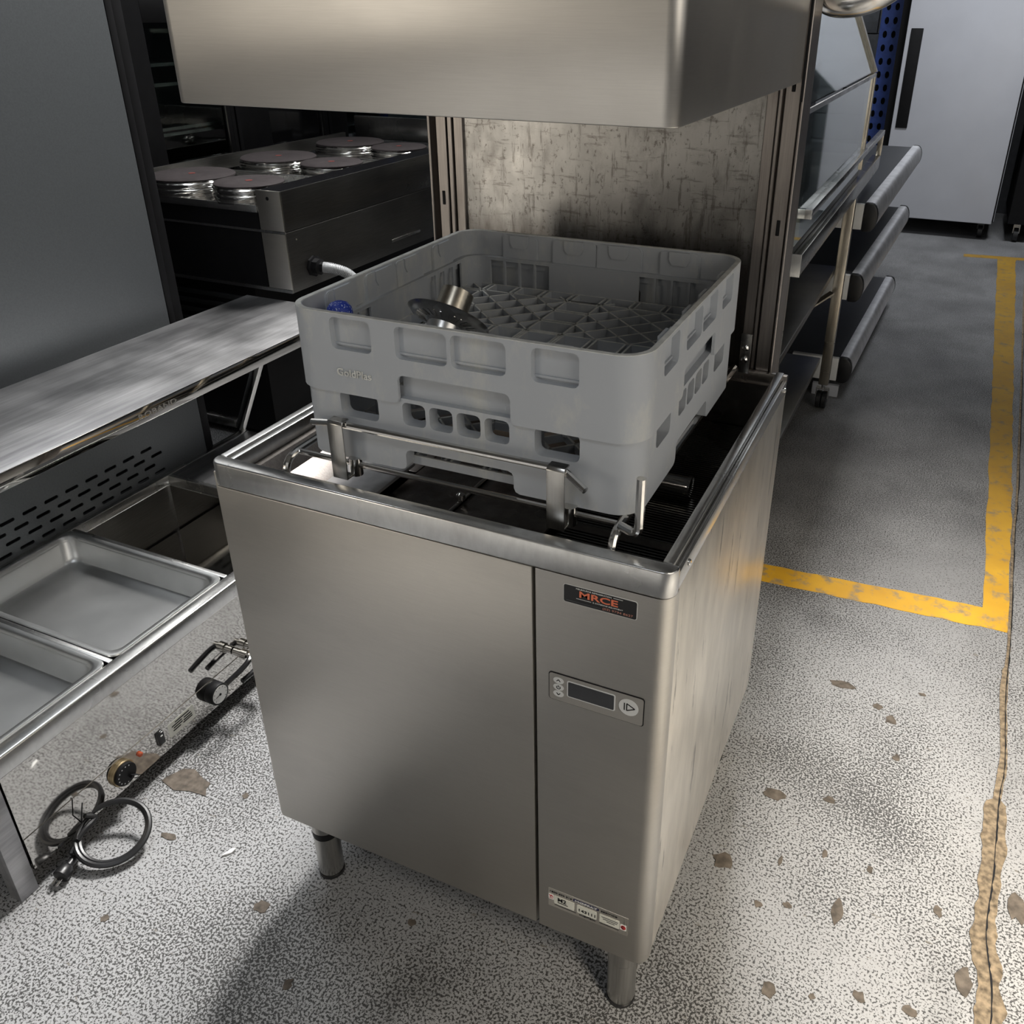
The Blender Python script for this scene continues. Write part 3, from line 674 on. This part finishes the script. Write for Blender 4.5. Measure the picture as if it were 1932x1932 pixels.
text('embossed_name', 'ROBAND', 'steel_rim', (-.8112, .545, .572), (0, 1, 0), Z3, .12, .014, bm_, depth=.0008, bold=.01)
# controls
MB().box(XF - .001, XF + .0015, -.20, 1.0, .044, .121).build('control_strip', 'steel_mirror', bm_)
dl = MB().lathe([(.028, 0), (.028, .006), (.0265, .008), (.0245, .008)], (XF + .0015, .009, .088), (1, 0, 0), 32).build('thermostat_bezel', 'brass', bm_)
MB().lathe([(.0245, .005), (.0245, .0135), (.0235, .0145), (0, .0145)], (XF + .0015, .009, .088), (1, 0, 0), 32).build('thermostat_dial', 'black', bm_)
MB().beam((XF + .0155, .014, .080), (XF + .0155, .026, .070), .006, .014, (1, 0, 0)).build('dial_grip', 'black', bm_)
MB().beam((XF + .0228, .019, .076), (XF + .0228, .025, .071), .003, .0008, (1, 0, 0)).build('dial_mark', 'paper_white', bm_)
for i in range(9):
    a = math.radians(60 + i * 26); MB().box(XF + .0160, XF + .0163, .009 + .019 * math.cos(a) - .0012, .009 + .019 * math.cos(a) + .0012, .088 + .019 * math.sin(a) - .0012, .088 + .019 * math.sin(a) + .0012).build('dial_tick', 'conduit', bm_)
MB().lathe([(.0055, 0), (.0055, .004), (.0035, .006), (0, .006)], (XF + .0015, .056, .094), (1, 0, 0), 14).build('pilot_lamp', 'amber', bm_)
rk_ = MB().box(XF + .001, XF + .007, .101, .118, .074, .106).build('rocker_switch', 'black_gloss', bm_, bevel=.002)
MB().box(XF + .007, XF + .0074, .108, .113, .096, .0985).build('switch_mark', 'paper_white', rk_)
lab = MB().prism(rrect(.036, .018, .003, 3, .169, .085), 'x', XF + .001, XF + .002).build('rating_label', 'label_cream', bm_)
for i, (a, c) in enumerate(((.152, .192), (.142, .170), (.146, .171), (.144, .165), (.176, .196), (.174, .198), (.172, .198))):
    z = (.097, .091, .085, .079, .090, .084, .079)[i]
    MB().box(XF + .002, XF + .0023, a, c, z - .0017, z + .0012).build('label_mark', 'black', lab, smooth=False)
gz = (XF + .0015, .262, .092)
MB().lathe([(.025, 0), (.026, .002), (.026, .020), (.025, .023), (.022, .023)], gz, (1, 0, 0), 32).build('gauge_case', 'black', bm_)
gf = MB().lathe([(.0215, .0225), (.0215, .0234)], gz, (1, 0, 0), 32).build('gauge_face', 'white', bm_)
MB().lathe([(.003, .0230), (.003, .0245)], gz, (1, 0, 0), 12).build('gauge_hub', 'black', gf)
MB().beam((gz[0] + .0238, gz[1], gz[2]), (gz[0] + .0238, gz[1] - .013, gz[2] - .002), .0012, .0006, (1, 0, 0)).build('gauge_needle', 'black', gf)
for i in range(9):
    a = math.radians(-40 + i * 32); q = Vector((0, math.cos(a), math.sin(a)))
    MB().beam(Vector(gz) + Vector((.0236, 0, 0)) + q * .0165, Vector(gz) + Vector((.0236, 0, 0)) + q * .0195, .0012, .0005, (1, 0, 0)).build('gauge_tick', 'dark_grey', gf)
# drain valves with lever handles
def valve(y, z, dy, dz):
    MB().lathe([(.009, 0), (.009, .02), (.012, .022), (.012, .04), (.007, .042), (.007, .055)], (XF + .002, y, z), (1, 0, 0), 14).build('drain_valve', 'steel_polished', bm_)
    MB().tube(bez([(XF + .05, y, z), (XF + .055, y - .018, z + dz * .2), (XF + .055, y + dy * .6, z + dz * .6), (XF + .052, y + dy, z + dz)], 5), .006, 8).build('valve_lever', 'black_gloss', bm_)
valve(.345, .145, -.085, -.012); valve(.405, .110, -.10, -.005)
# pans resting in the deck
def pan(y0, y1, label):
    cx, cy, hx, hy = (-.945 + XF - .029) / 2, (y0 + y1) / 2, (.945 + XF - .029) / 2, (y1 - y0) / 2
    t = thing('steam_pan', label, 'pan', (cx, cy, ZT), 'steam pans in the bain-marie')
    def lp(d, r, z): return [(x, y, z) for x, y in rrect(hx - d, hy - d, r, 8, cx, cy)]
    mb = MB().loft([lp(0, .02, ZT - .001), lp(.001, .02, ZT + .002), lp(.010, .025, ZT + .0025), lp(.013, .030, ZT - .001), lp(.0155, .034, ZT - .010), lp(.021, .034, ZT - .050), lp(.024, .034, ZT - .059), lp(.032, .034, ZT - .065), lp(.06, .03, ZT - .0655), lp(.12, .02, ZT - .0655)], False, True)
    mb.loft([lp(.0, .02, ZT - .001), lp(.012, .03, ZT - .002), lp(.0165, .034, ZT - .011), lp(.022, .034, ZT - .051), lp(.030, .034, ZT - .0665), lp(.12, .02, ZT - .067)], False, True)
    mb.build('pan_body', 'steel_pan', t, ang=60)
    return t
pan(.0805, .385, 'shallow stainless steam pan lying nearest the bain-marie gauge, beside the empty well')
pan(-.227, .0665, 'shallow stainless steam pan at the near end of the bain-marie, cut by the frame edge')
# power cords on the floor
cd_ = thing('power_cord', 'coiled black power cord with a plug on the floor against the bain-marie', 'power cord', (-.36, -.07, 0))
Bv, Tv = Vector((-.328, -.118, .0065)), Vector((-.412, -.030, .050)); cen = (Bv + Tv) / 2; e1 = (Tv - Bv).normalized(); e2 = Vector((.72, .69, 0)).normalized(); e2 = (e2 - e1 * e2.dot(e1)).normalized(); en = e1.cross(e2)
if en.z < 0: en = -en
pth = []
for i in range(81):
    a = i / 80 * 2 * PI * 2.0 + PI; rr_ = .060 - .0035 * math.sin(a * .43); pth.append(cen + e2 * math.cos(a) * rr_ * 1.06 + e1 * math.sin(a) * rr_ + en * (.004 + .0075 * i / 80))
end = pth[-1]
pth2 = bez([pth[0], pth[0] + Vector((.004, -.022, -.004)), (-.408, -.128, .013), (-.404, -.142, .0145)], 6)
MB().tube(pth, .0052, 8).build('cord_coil', 'black_rubber', cd_)
MB().tube(bez([pth[-1], pth[-1] + Vector((-.002, .022, .006)), (-.416, -.072, .048), (-.424, -.085, .062)], 6), .0052, 8).build('cord_tail', 'black_rubber', cd_)
MB().tube(pth2, .0055, 8).build('cord_lead', 'black_rubber', cd_)
pl = MB().lathe([(.007, 0), (.008, .016), (.0135, .022), (.015, .032), (.0150, .040), (.010, .042)], (-.404, -.140, .0155), (.25, -1, -.02), 16).build('plug', 'black_rubber', cd_)
for dx in (-.005, .005): MB().beam((-.393 + dx, -.181, .015), (-.389 + dx, -.196, .0145), .004, .0015).build('plug_pin', 'steel_polished', pl)
MB().tube([(-.423, -.095, .055), (-.412, -.10, .075), (-.41, -.09, .11)], .0012, 6).build('cable_tie', 'black', cd_)
MB().tube([cen - e2 * .058 + en * .013, cen - e2 * .068 + en * .012, cen - e2 * .07 - en * .0], .002, 6).build('cable_tie', 'black', cd_)
pc = MB().prism([(-.160, -.014), (-.147, .000), (-.146, .010), (-.153, .008)], 'z', .0005, .004).build('paper_scrap', 'paper_white', smooth=False)
tag(pc, 'small white torn scrap lying on the bare floor left of the dishwasher', 'scrap')

# ------------------------------------------------------------------ tall grey fridge at the far left
fr = thing('upright_fridge', 'tall grey fridge side panel with black edge behind the overshelf', 'fridge', (-1.68, -.1, 0))
MB().box(-2.05, -1.30, -1.5, 1.125, .10, 2.15).build('fridge_body', 'fridge_grey', fr, bevel=.006)
MB().box(-2.05, -1.302, 1.126, 1.150, .10, 2.15).build('door_gasket', 'black', fr, bevel=.003)
MB().box(-2.05, -1.31, 1.151, 1.190, .12, 2.15).build('fridge_door', 'black', fr, bevel=.004)
for x in (-1.38, -1.97):
    for y in (-1.4, 1.03): MB().cyl((x, y, 0), (x, y, .10), .03).build('foot', 'black', fr)

# ------------------------------------------------------------------ six-plate cooktop on a vented stand
HB = .62; HT = .95
hb = thing('electric_cooktop', 'dark steel electric cooktop with six round hotplates behind the bain-marie', 'cooktop', (-1.4, 2.08, HB))
MB().box(-1.745, -1.056, 1.432, 2.72, HB, HT - .073).build('body', 'steel_dark', hb, bevel=.002)
MB().box(-1.735, -1.154, 1.4265, 1.4315, HB + .012, .815).build('front_fascia', 'black', hb)
MB().box(-1.735, -1.154, 1.4265, 1.4315, .823, HT - .074).build('front_fascia', 'black', hb)
MB().box(-1.735, -1.154, 1.4235, 1.4275, HT - .073, HT - .050).build('tray_lip', 'steel_rim', hb, bevel=.001)
MB().box(-1.735, -1.053, 1.425, 1.4315, .8155, .8225).build('trim_strip', 'steel_rim', hb)
MB().box(-1.735, -1.053, 1.424, 1.4315, HB, HB + .010).build('trim_strip', 'steel_rim', hb)
MB().box(-1.150, -1.054, 1.4255, 1.4315, .8235, HT).build('corner_plate', 'steel_front', hb, bevel=.001)
MB().box(-1.150, -1.054, 1.4255, 1.4315, HB + .011, .8145).build('corner_plate', 'steel_front', hb, bevel=.001)
MB().cyl((-1.105, 1.427, HT - .025), (-1.105, 1.425, HT - .025), .006).build('screw_hole', 'black', hb)
MB().box(-1.0565, -1.053, 1.432, 2.72, .823, HT).build('side_panel', 'steel_dark', hb, bevel=.001)
MB().box(-1.0565, -1.053, 1.432, 2.72, HB, .818).build('side_panel', 'steel_dark', hb, bevel=.001)
rl = [(-1.055, 1.426)] + [(-1.055, 2.72), (-1.150, 2.72)] + [(-1.150, 1.465)] + [(-1.1025 - .0475 * math.cos(a), 1.465 - .039 * math.sin(a)) for a in [PI / 2 * i / 8 for i in range(1, 9)]]
MB().prism(rl, 'z', HT - .045, HT - .002).build('side_rail', 'black_gloss', hb)
for i in range(3):
    y0 = 1.428 + i * .432; y1 = y0 + .424
    MB().box(-1.742, -1.152, y0, y1, HT - .072, HT - .056).build('plate_tray', 'steel_polished', hb, bevel=.004)
    MB().box(-1.742, -1.152, y1 - .02, y1, HT - .056, HT - .030).build('tray_divider', 'steel_rim', hb, bevel=.002)
MB().box(-1.760, -1.746, 1.432, 2.72, HT - .046, HT + .005).build('rear_lip', 'steel_dark', hb)
for i in range(3):
    for (x, rad, dz) in ((-1.560, .145, .020), (-1.280, .116, .0)):
        yc = (1.575, 2.03, 2.50)[i] if rad > .14 else (1.545, 1.995, 2.455)[i]
        o = (x, yc, HT - .056)
        hp = MB().lathe([(rad, .046), (rad, .054), (rad - .006, .058), (.03, .058), (.028, .0572), (0, .0572)], o, (0, 0, 1), 48).build('hotplate', 'iron', hb)
        MB().lathe([(rad + .010, 0), (rad + .011, .006), (rad + .003, .010), (rad + .007, .016), (rad + .007, .024), (rad + .002, .028), (rad + .005, .034), (rad + .005, .042), (rad, .046), (rad, .050)], o, (0, 0, 1), 48, True, False).build('plate_ring', 'steel_polished', hp)
        MB().lathe([(.012, .0572), (.012, .0583)], o, (0, 0, 1), 20).build('plate_dot', 'red_dot', hp)
MB().box(-1.0525, -1.0505, 2.02, 2.22, .662, .672).build('vent_slot', 'steel_leg', hb, bevel=.001)
MB().lathe([(.003, 0), (.003, .002), (0, .002)], (-1.053, 1.475, .79), (1, 0, 0), 10).build('screw', 'steel_polished', hb)
MB().lathe([(.036, 0), (.036, .008), (.028, .010), (.028, .030), (.018, .034), (.018, .045)], (-1.053, 1.545, .685), (1, 0, 0), 8).build('cable_gland', 'black', hb)
cpth = bez([(-1.012, 1.545, .685), (-.985, 1.56, .68), (-.955, 1.60, .655), (-.945, 1.64, .60), (-.95, 1.66, .50), (-.96, 1.70, .30), (-.96, 1.75, .02)], 10)
MB().tube(cpth, .015, 12).build('conduit', 'conduit', hb)
rg = MB()
for i in range(0, 36):
    p = cpth[i]; q = cpth[i + 1]; rg.cyl(p, p + (q - p) * .45, .018, 12)
rg.build('conduit_rib', 'conduit', hb)
vs = thing('vented_stand', 'black vented cabinet with louvres supporting the six-plate cooktop', 'cabinet', (-1.5, 2.1, 0))
MB().box(-1.74, -1.256, 1.47, 2.70, .04, .612).build('cabinet_body', 'black', vs, bevel=.004)
for i in range(9): MB().beam((-1.70, 1.466, .56 - i * .035), (-1.29, 1.466, .56 - i * .035), .004, .022, (0, -.5, 1)).build('louvre', 'dark_grey', vs, smooth=False)
for x in (-1.70, -1.30):
    for y in (1.51, 2.66): MB().cyl((x, y, 0), (x, y, .04), .02).build('foot', 'black', vs)

# ------------------------------------------------------------------ dark glass cabinets along the left wall
def glass_cab(y0, y1, label, shelves, X=-1.90, st=.14, pane='glass'):
    t = thing('display_cabinet', label, 'cabinet', (X - .3, (y0 + y1) / 2, 0), 'dark display cabinets behind the cooktop')
    MB().box(X - .60, X - .59, y0, y1, .08, 2.1).build('cabinet_back', 'dark_grey', t)
    MB().box(X - .60, X, y0, y0 + .02, .08, 2.1).build('cabinet_side', 'black', t); MB().box(X - .60, X, y1 - .02, y1, .08, 2.1).build('cabinet_side', 'black', t)
    MB().box(X - .60, X, y0 + .02, y1 - .02, 2.0, 2.1).build('cabinet_top', 'black', t); MB().box(X - .60, X, y0 + .02, y1 - .02, .08, .5).build('cabinet_base', 'black', t)
    for (a, c, d, e) in ((y0 + .02, y0 + st, .5, 2.0), (y1 - .05, y1 - .02, .5, 2.0), (y0 + st, y1 - .05, .5, .56), (y0 + st, y1 - .05, 1.42, 1.50)):
        MB().box(X - .02, X, a, c, d, e).build('door_frame', 'black', t, bevel=.002)
    MB().box(X - .012, X - .008, y0 + st, y1 - .05, .56, 1.42).build('door_pane', pane, t)
    MB().box(X - .012, X - .008, y0 + st, y1 - .05, 1.50, 2.0).build('door_pane', pane, t)
    MB().box(X - .0005, X + .002, y1 - .052, y1 - .046, .56, 1.42).build('door_edge', 'steel_leg', t)
    for z in shelves: MB().box(X - .57, X - .05, y0 + .03, y1 - .03, z, z + .012).build('shelf', 'steel_leg', t)
    for y in (y0 + .05, y1 - .05):
        for x in (X - .55, X - .05): MB().cyl((x, y, 0), (x, y, .08), .02).build('foot', 'black', t)
    return t
glass_cab(1.21, 1.655, 'narrow black glass-door cabinet mostly hidden behind the tall grey fridge', (.75, .98, 1.22, 1.30, 1.6), st=.10)
glass_cab(1.66, 2.19, 'black framed glass-door cabinet with steel shelves behind the near hotplates', (.75, 1.02, 1.04, 1.20, 1.27, 1.6))
glass_cab(2.20, 2.80, 'black cabinet with opaque black door behind the middle hotplates', (.8, 1.2, 1.6), st=.2, pane='black_gloss')
glass_cab(2.81, 4.30, 'wide black framed glass-door cabinet behind the far hotplates', (.8, 1.05, 1.4, 1.7))
bn = thing('steel_bench', 'steel bench with upstand just beyond the far end of the cooktop', 'bench', (-1.2, 3.1, 0))
MB().box(-1.75, -.55, 2.80, 3.45, .88, .92).build('bench_top', 'steel_shelf', bn, bevel=.003)
MB().box(-1.75, -.55, 2.80, 2.82, .9205, 1.02).build('upstand', 'steel_rim', bn, bevel=.003)
for x in (-1.70, -.60):
    for y in (2.86, 3.40): MB().box(x - .02, x + .02, y - .02, y + .02, 0, .88).build('leg', 'steel_leg', bn)
gc = thing('glass_display', 'teal-tinted glass display case standing on the bench beyond the cooktop', 'display case', (-1.1, 3.15, .92))
MB().box(-1.65, -.62, 2.90, 3.40, .9205, .95).build('case_base', 'steel_leg', gc)
MB().prism([(2.90, .95), (2.906, .95), (3.06, 1.35), (3.05, 1.35)], 'x', -1.64, -.63).build('front_pane', 'dark_glass', gc)
MB().box(-1.65, -.62, 3.05, 3.40, 1.35, 1.37).build('case_top', 'steel_leg', gc)
MB().box(-1.64, -.63, 3.385, 3.395, .95, 1.35).build('rear_pane', 'dark_glass', gc)

# ------------------------------------------------------------------ trolley and glass case on the right, behind the dishwasher
tr = thing('steel_trolley', 'stainless steel trolley bench on castors behind the dishwasher', 'trolley', (.30, 2.5, 0))
TX = .567
MB().box(-.05, .50, 1.22, 3.40, .865, .900).build('top_deck', 'steel_dark', tr, bevel=.002)
MB().box(TX - .035, TX + .001, 1.495, 3.405, .845, .901).build('front_beam', 'steel_leg', tr, bevel=.003)
MB().box(.10, TX + .0015, 1.492, 1.4945, .843, .903).build('beam_end', 'steel_rim', tr, bevel=.001)
MB().box(TX - .018, TX + .004, 1.57, 3.40, .985, 1.005).build('guard_rail', 'steel_rim', tr, bevel=.002)
MB().box(TX - .07, TX + .004, 1.555, 1.572, .980, 1.005).build('guard_return', 'steel_rim', tr, bevel=.002)
MB().box(TX - .048, TX - .030, 1.556, 1.572, .901, .980).build('guard_post', 'steel_warm', tr, bevel=.001)
MB().box(TX - .018, TX + .003, 3.38, 3.40, .901, .985).build('guard_post', 'steel_warm', tr, bevel=.001)
MB().box(-.02, TX - .04, 1.55, 2.71, .55, .575).build('mid_shelf', 'steel_dark', tr, bevel=.003)
MB().box(-.02, TX - .05, 1.55, 2.71, .17, .195).build('low_shelf', 'steel_dark', tr, bevel=.003)
cst = None
for (x, y) in ((TX - .018, 2.66), (.0, 2.66), (TX - .060, 1.60), (.0, 1.60)):
    lg = MB().box(x - .019, x + .019, y - .019, y + .019, .105, .845).build('leg', 'steel_warm', tr, bevel=.003)
    MB().cyl((x, y, .088), (x, y, .105), .007, 10).build('castor_stem', 'steel_polished', lg)
    MB().prism([(x - .026, .045), (x - .026, .088), (x + .026, .088), (x + .026, .045), (x + .022, .045), (x + .022, .083), (x - .022, .083), (x - .022, .045)], 'y', y - .012, y + .012).build('castor_fork', 'steel_rim', lg)
    for s in (-1, 1): MB().lathe([(.034, 0), (.037, .003), (.037, .016), (.034, .019)], (x - .0095 + s * .0105, y, .037), (1, 0, 0), 20).build('castor_wheel', 'black_rubber', lg)
MB().beam((TX - .03, 2.60, .50), (.20, 2.35, .25), .03, .006).build('brace', 'steel_warm', tr)
ds = thing('display_case', 'square glass food display case with slanted upper glass on the trolley', 'display case', (.30, 2.2, .901))
MB().box(.02, .545, 1.25, 2.80, .9015, .93).build('case_floor', 'steel_dark', ds, bevel=.002)
for y in (1.25, 2.755):
    MB().box(.530, .560, y, y + .035, .9305, 1.262).build('case_post', 'steel_warm', ds, bevel=.002)
    MB().beam((.549, y + .018, 1.262), (.435, y + .018, 1.512), .035, .028, (1, 0, .45)).build('case_post', 'steel_warm', ds)
    MB().box(.02, .05, y, y + .035, .9305, 1.50).build('case_post', 'steel_warm', ds, bevel=.002)
MB().box(.556, .5605, 1.286, 2.754, 1.252, 1.264).build('pane_rail', 'steel_rim', ds)
MB().box(.548, .553, 1.286, 2.754, .935, 1.250).build('side_pane', 'glass', ds)
MB().beam((.548, 1.29, 1.268), (.548, 2.75, 1.268), .001, .001).build('seal', 'black', ds)
mb = MB(); mb.loft([[(.545, 1.288, 1.268), (.551, 1.288, 1.268), (.441, 1.288, 1.508), (.435, 1.288, 1.508)], [(.545, 2.752, 1.268), (.551, 2.752, 1.268), (.441, 2.752, 1.508), (.435, 2.752, 1.508)]]).build('slanted_pane', 'glass', ds, smooth=False)
MB().box(.02, .450, 1.25, 2.79, 1.509, 1.53).build('case_top', 'steel_leg', ds)
MB().box(.020, .024, 1.29, 2.35, .935, 1.50).build('rear_panel', 'black', ds)
MB().box(.020, .024, 2.352, 2.75, .935, 1.50).build('rear_pane', 'glass', ds)
MB().box(.10, .44, 1.35, 2.30, .9305, 1.06).build('inner_rack', 'dark_grey', ds, bevel=.004)

# ------------------------------------------------------------------ black gondola shelves with rounded aluminium fronts
gd = thing('gondola_shelves', 'three-tier black shelving with rounded aluminium edges and black end caps', 'shelving', (.40, 3.6, 0))
for (z, yn, yf, xn, xf) in ((.705, 2.90, 4.75, .605, .652), (.455, 2.76, 4.30, .605, .662), (.085, 2.82, 4.25, .607, .657)):
    sk = (xf - xn) / (yf - yn)
    def q(x, y, zz): return (x + (y - yn) * sk, y, zz)
    pr = [(-.025, 0)] + [(.022 * math.sin(a) * 1.3, .055 - .055 * math.cos(a)) for a in [PI * i / 10 for i in range(11)]] + [(-.025, .11)]
    pr = [(x, zz - .03) for x, zz in pr]
    MB().loft([[q(xn + x, yn + .03, z + zz) for x, zz in pr], [q(xn + x, yf - .03, z + zz) for x, zz in pr]]).build('bumper_rail', 'aluminium', gd)
    for (a, c) in ((yn, yn + .0295), (yf - .0295, yf)):
        p2 = [(x * 1.03, (zz - .025) * 1.02 + .025) for x, zz in pr]
        MB().loft([[q(xn + x, a, z + zz) for x, zz in p2], [q(xn + x, c, z + zz) for x, zz in p2]]).build('end_cap', 'black_rubber', gd, bevel=.006)
    MB().loft([[q(xn - .58, yn + .03, z + .05), q(xn - .026, yn + .03, z + .05), q(xn - .026, yn + .03, z + .072), q(xn - .58, yn + .03, z + .072)], [q(xn - .58, yf - .03, z + .05), q(xn - .026, yf - .03, z + .05), q(xn - .026, yf - .03, z + .072), q(xn - .58, yf - .03, z + .072)]]).build('shelf_board', 'dark_grey', gd, smooth=False)
    MB().box(xn - .22, xn - .027, yn + .004, yn + .029, z - .025, z + .075).build('side_bracket', 'white', gd, bevel=.003)
MB().box(.02, .06, 3.45, 4.75, 0, 1.2).build('upright_panel', 'black', gd)
MB().box(.49, .597, 2.795, 2.815, 0, .05).build('base_foot', 'white_enamel', gd)

# ------------------------------------------------------------------ far right: white fridge, blue racking upright, black cabinet
wf = thing('white_fridge', 'tall white upright fridge with a long black recessed handle', 'fridge', (.78, 6.45, 0))
MB().box(.400, 1.175, 6.165, 6.85, .125, 2.1).build('fridge_body', 'white_enamel', wf, bevel=.006)
dr = MB().box(.392, 1.160, 6.10, 6.155, .12, 2.1).build('door', 'white_enamel', wf, bevel=.006)
MB().box(.402, 1.170, 6.1555, 6.1645, .125, 2.1).build('door_gasket', 'black', wf)
MB().box(.338, .398, 6.20, 6.85, .125, 2.1).build('side_panel', 'black', wf)  # black strip put in as the shadow gap between fridge and upright
MB().box(.420, .497, 6.092, 6.1005, .728, 1.355).build('handle', 'black', dr, bevel=.003)
for (x, y) in ((.47, 6.22), (1.10, 6.22), (.47, 6.78), (1.10, 6.78)):
    MB().box(x - .04, x + .04, y - .04, y + .04, .105, .1245).build('castor_plate', 'black', wf)
    MB().cyl((x - .015, y, .045), (x + .015, y, .045), .045).build('castor_wheel', 'black_rubber', wf)
    MB().box(x - .022, x + .022, y - .01, y + .01, .06, .105).build('castor_fork', 'dark_grey', wf)
bu = thing('rack_upright', 'blue perforated pallet rack upright beside the white fridge', 'rack upright', (.28, 6.5, 0))
hs = []
for i in range(24):
    for x in (.222, .280):
        z = .25 + i * .088; hs.append([(x + .015 * math.cos(a), z + .022 * math.sin(a) + (.004 if math.sin(a) > 0 else 0)) for a in [PI * 2 * j / 10 for j in range(10)]])
sheet('upright_face', 'blue_steel', [(.185, 0), (.320, 0), (.320, 2.4), (.185, 2.4)], hs, lambda u, v, w: (u, 6.45 + w, v), .003, bu)
MB().box(.185, .320, 6.50, 6.51, 0, 2.4).build('upright_core', 'black', bu)
MB().box(.182, .1845, 6.45, 6.53, 0, 2.4).build('upright_flange', 'blue_steel', bu); MB().box(.3205, .323, 6.45, 6.53, 0, 2.4).build('upright_flange', 'blue_steel', bu)
MB().box(.16, .345, 6.42, 6.55, 0, .008).build('base_plate', 'blue_steel', bu)
bc = thing('black_cabinet', 'black cabinet on castors at the right edge beyond the white fridge', 'cabinet', (1.75, 6.5, 0))
MB().box(1.26, 2.15, 6.12, 6.9, .13, 2.1).build('cabinet_body', 'black', bc, bevel=.006)
for (x, y) in ((1.33, 6.19), (2.08, 6.19), (1.33, 6.83), (2.08, 6.83)):
    MB().cyl((x - .015, y, .05), (x + .015, y, .05), .05).build('castor_wheel', 'black_rubber', bc)
    MB().box(x - .022, x + .022, y - .012, y + .012, .06, .13).build('castor_fork', 'steel_leg', bc)
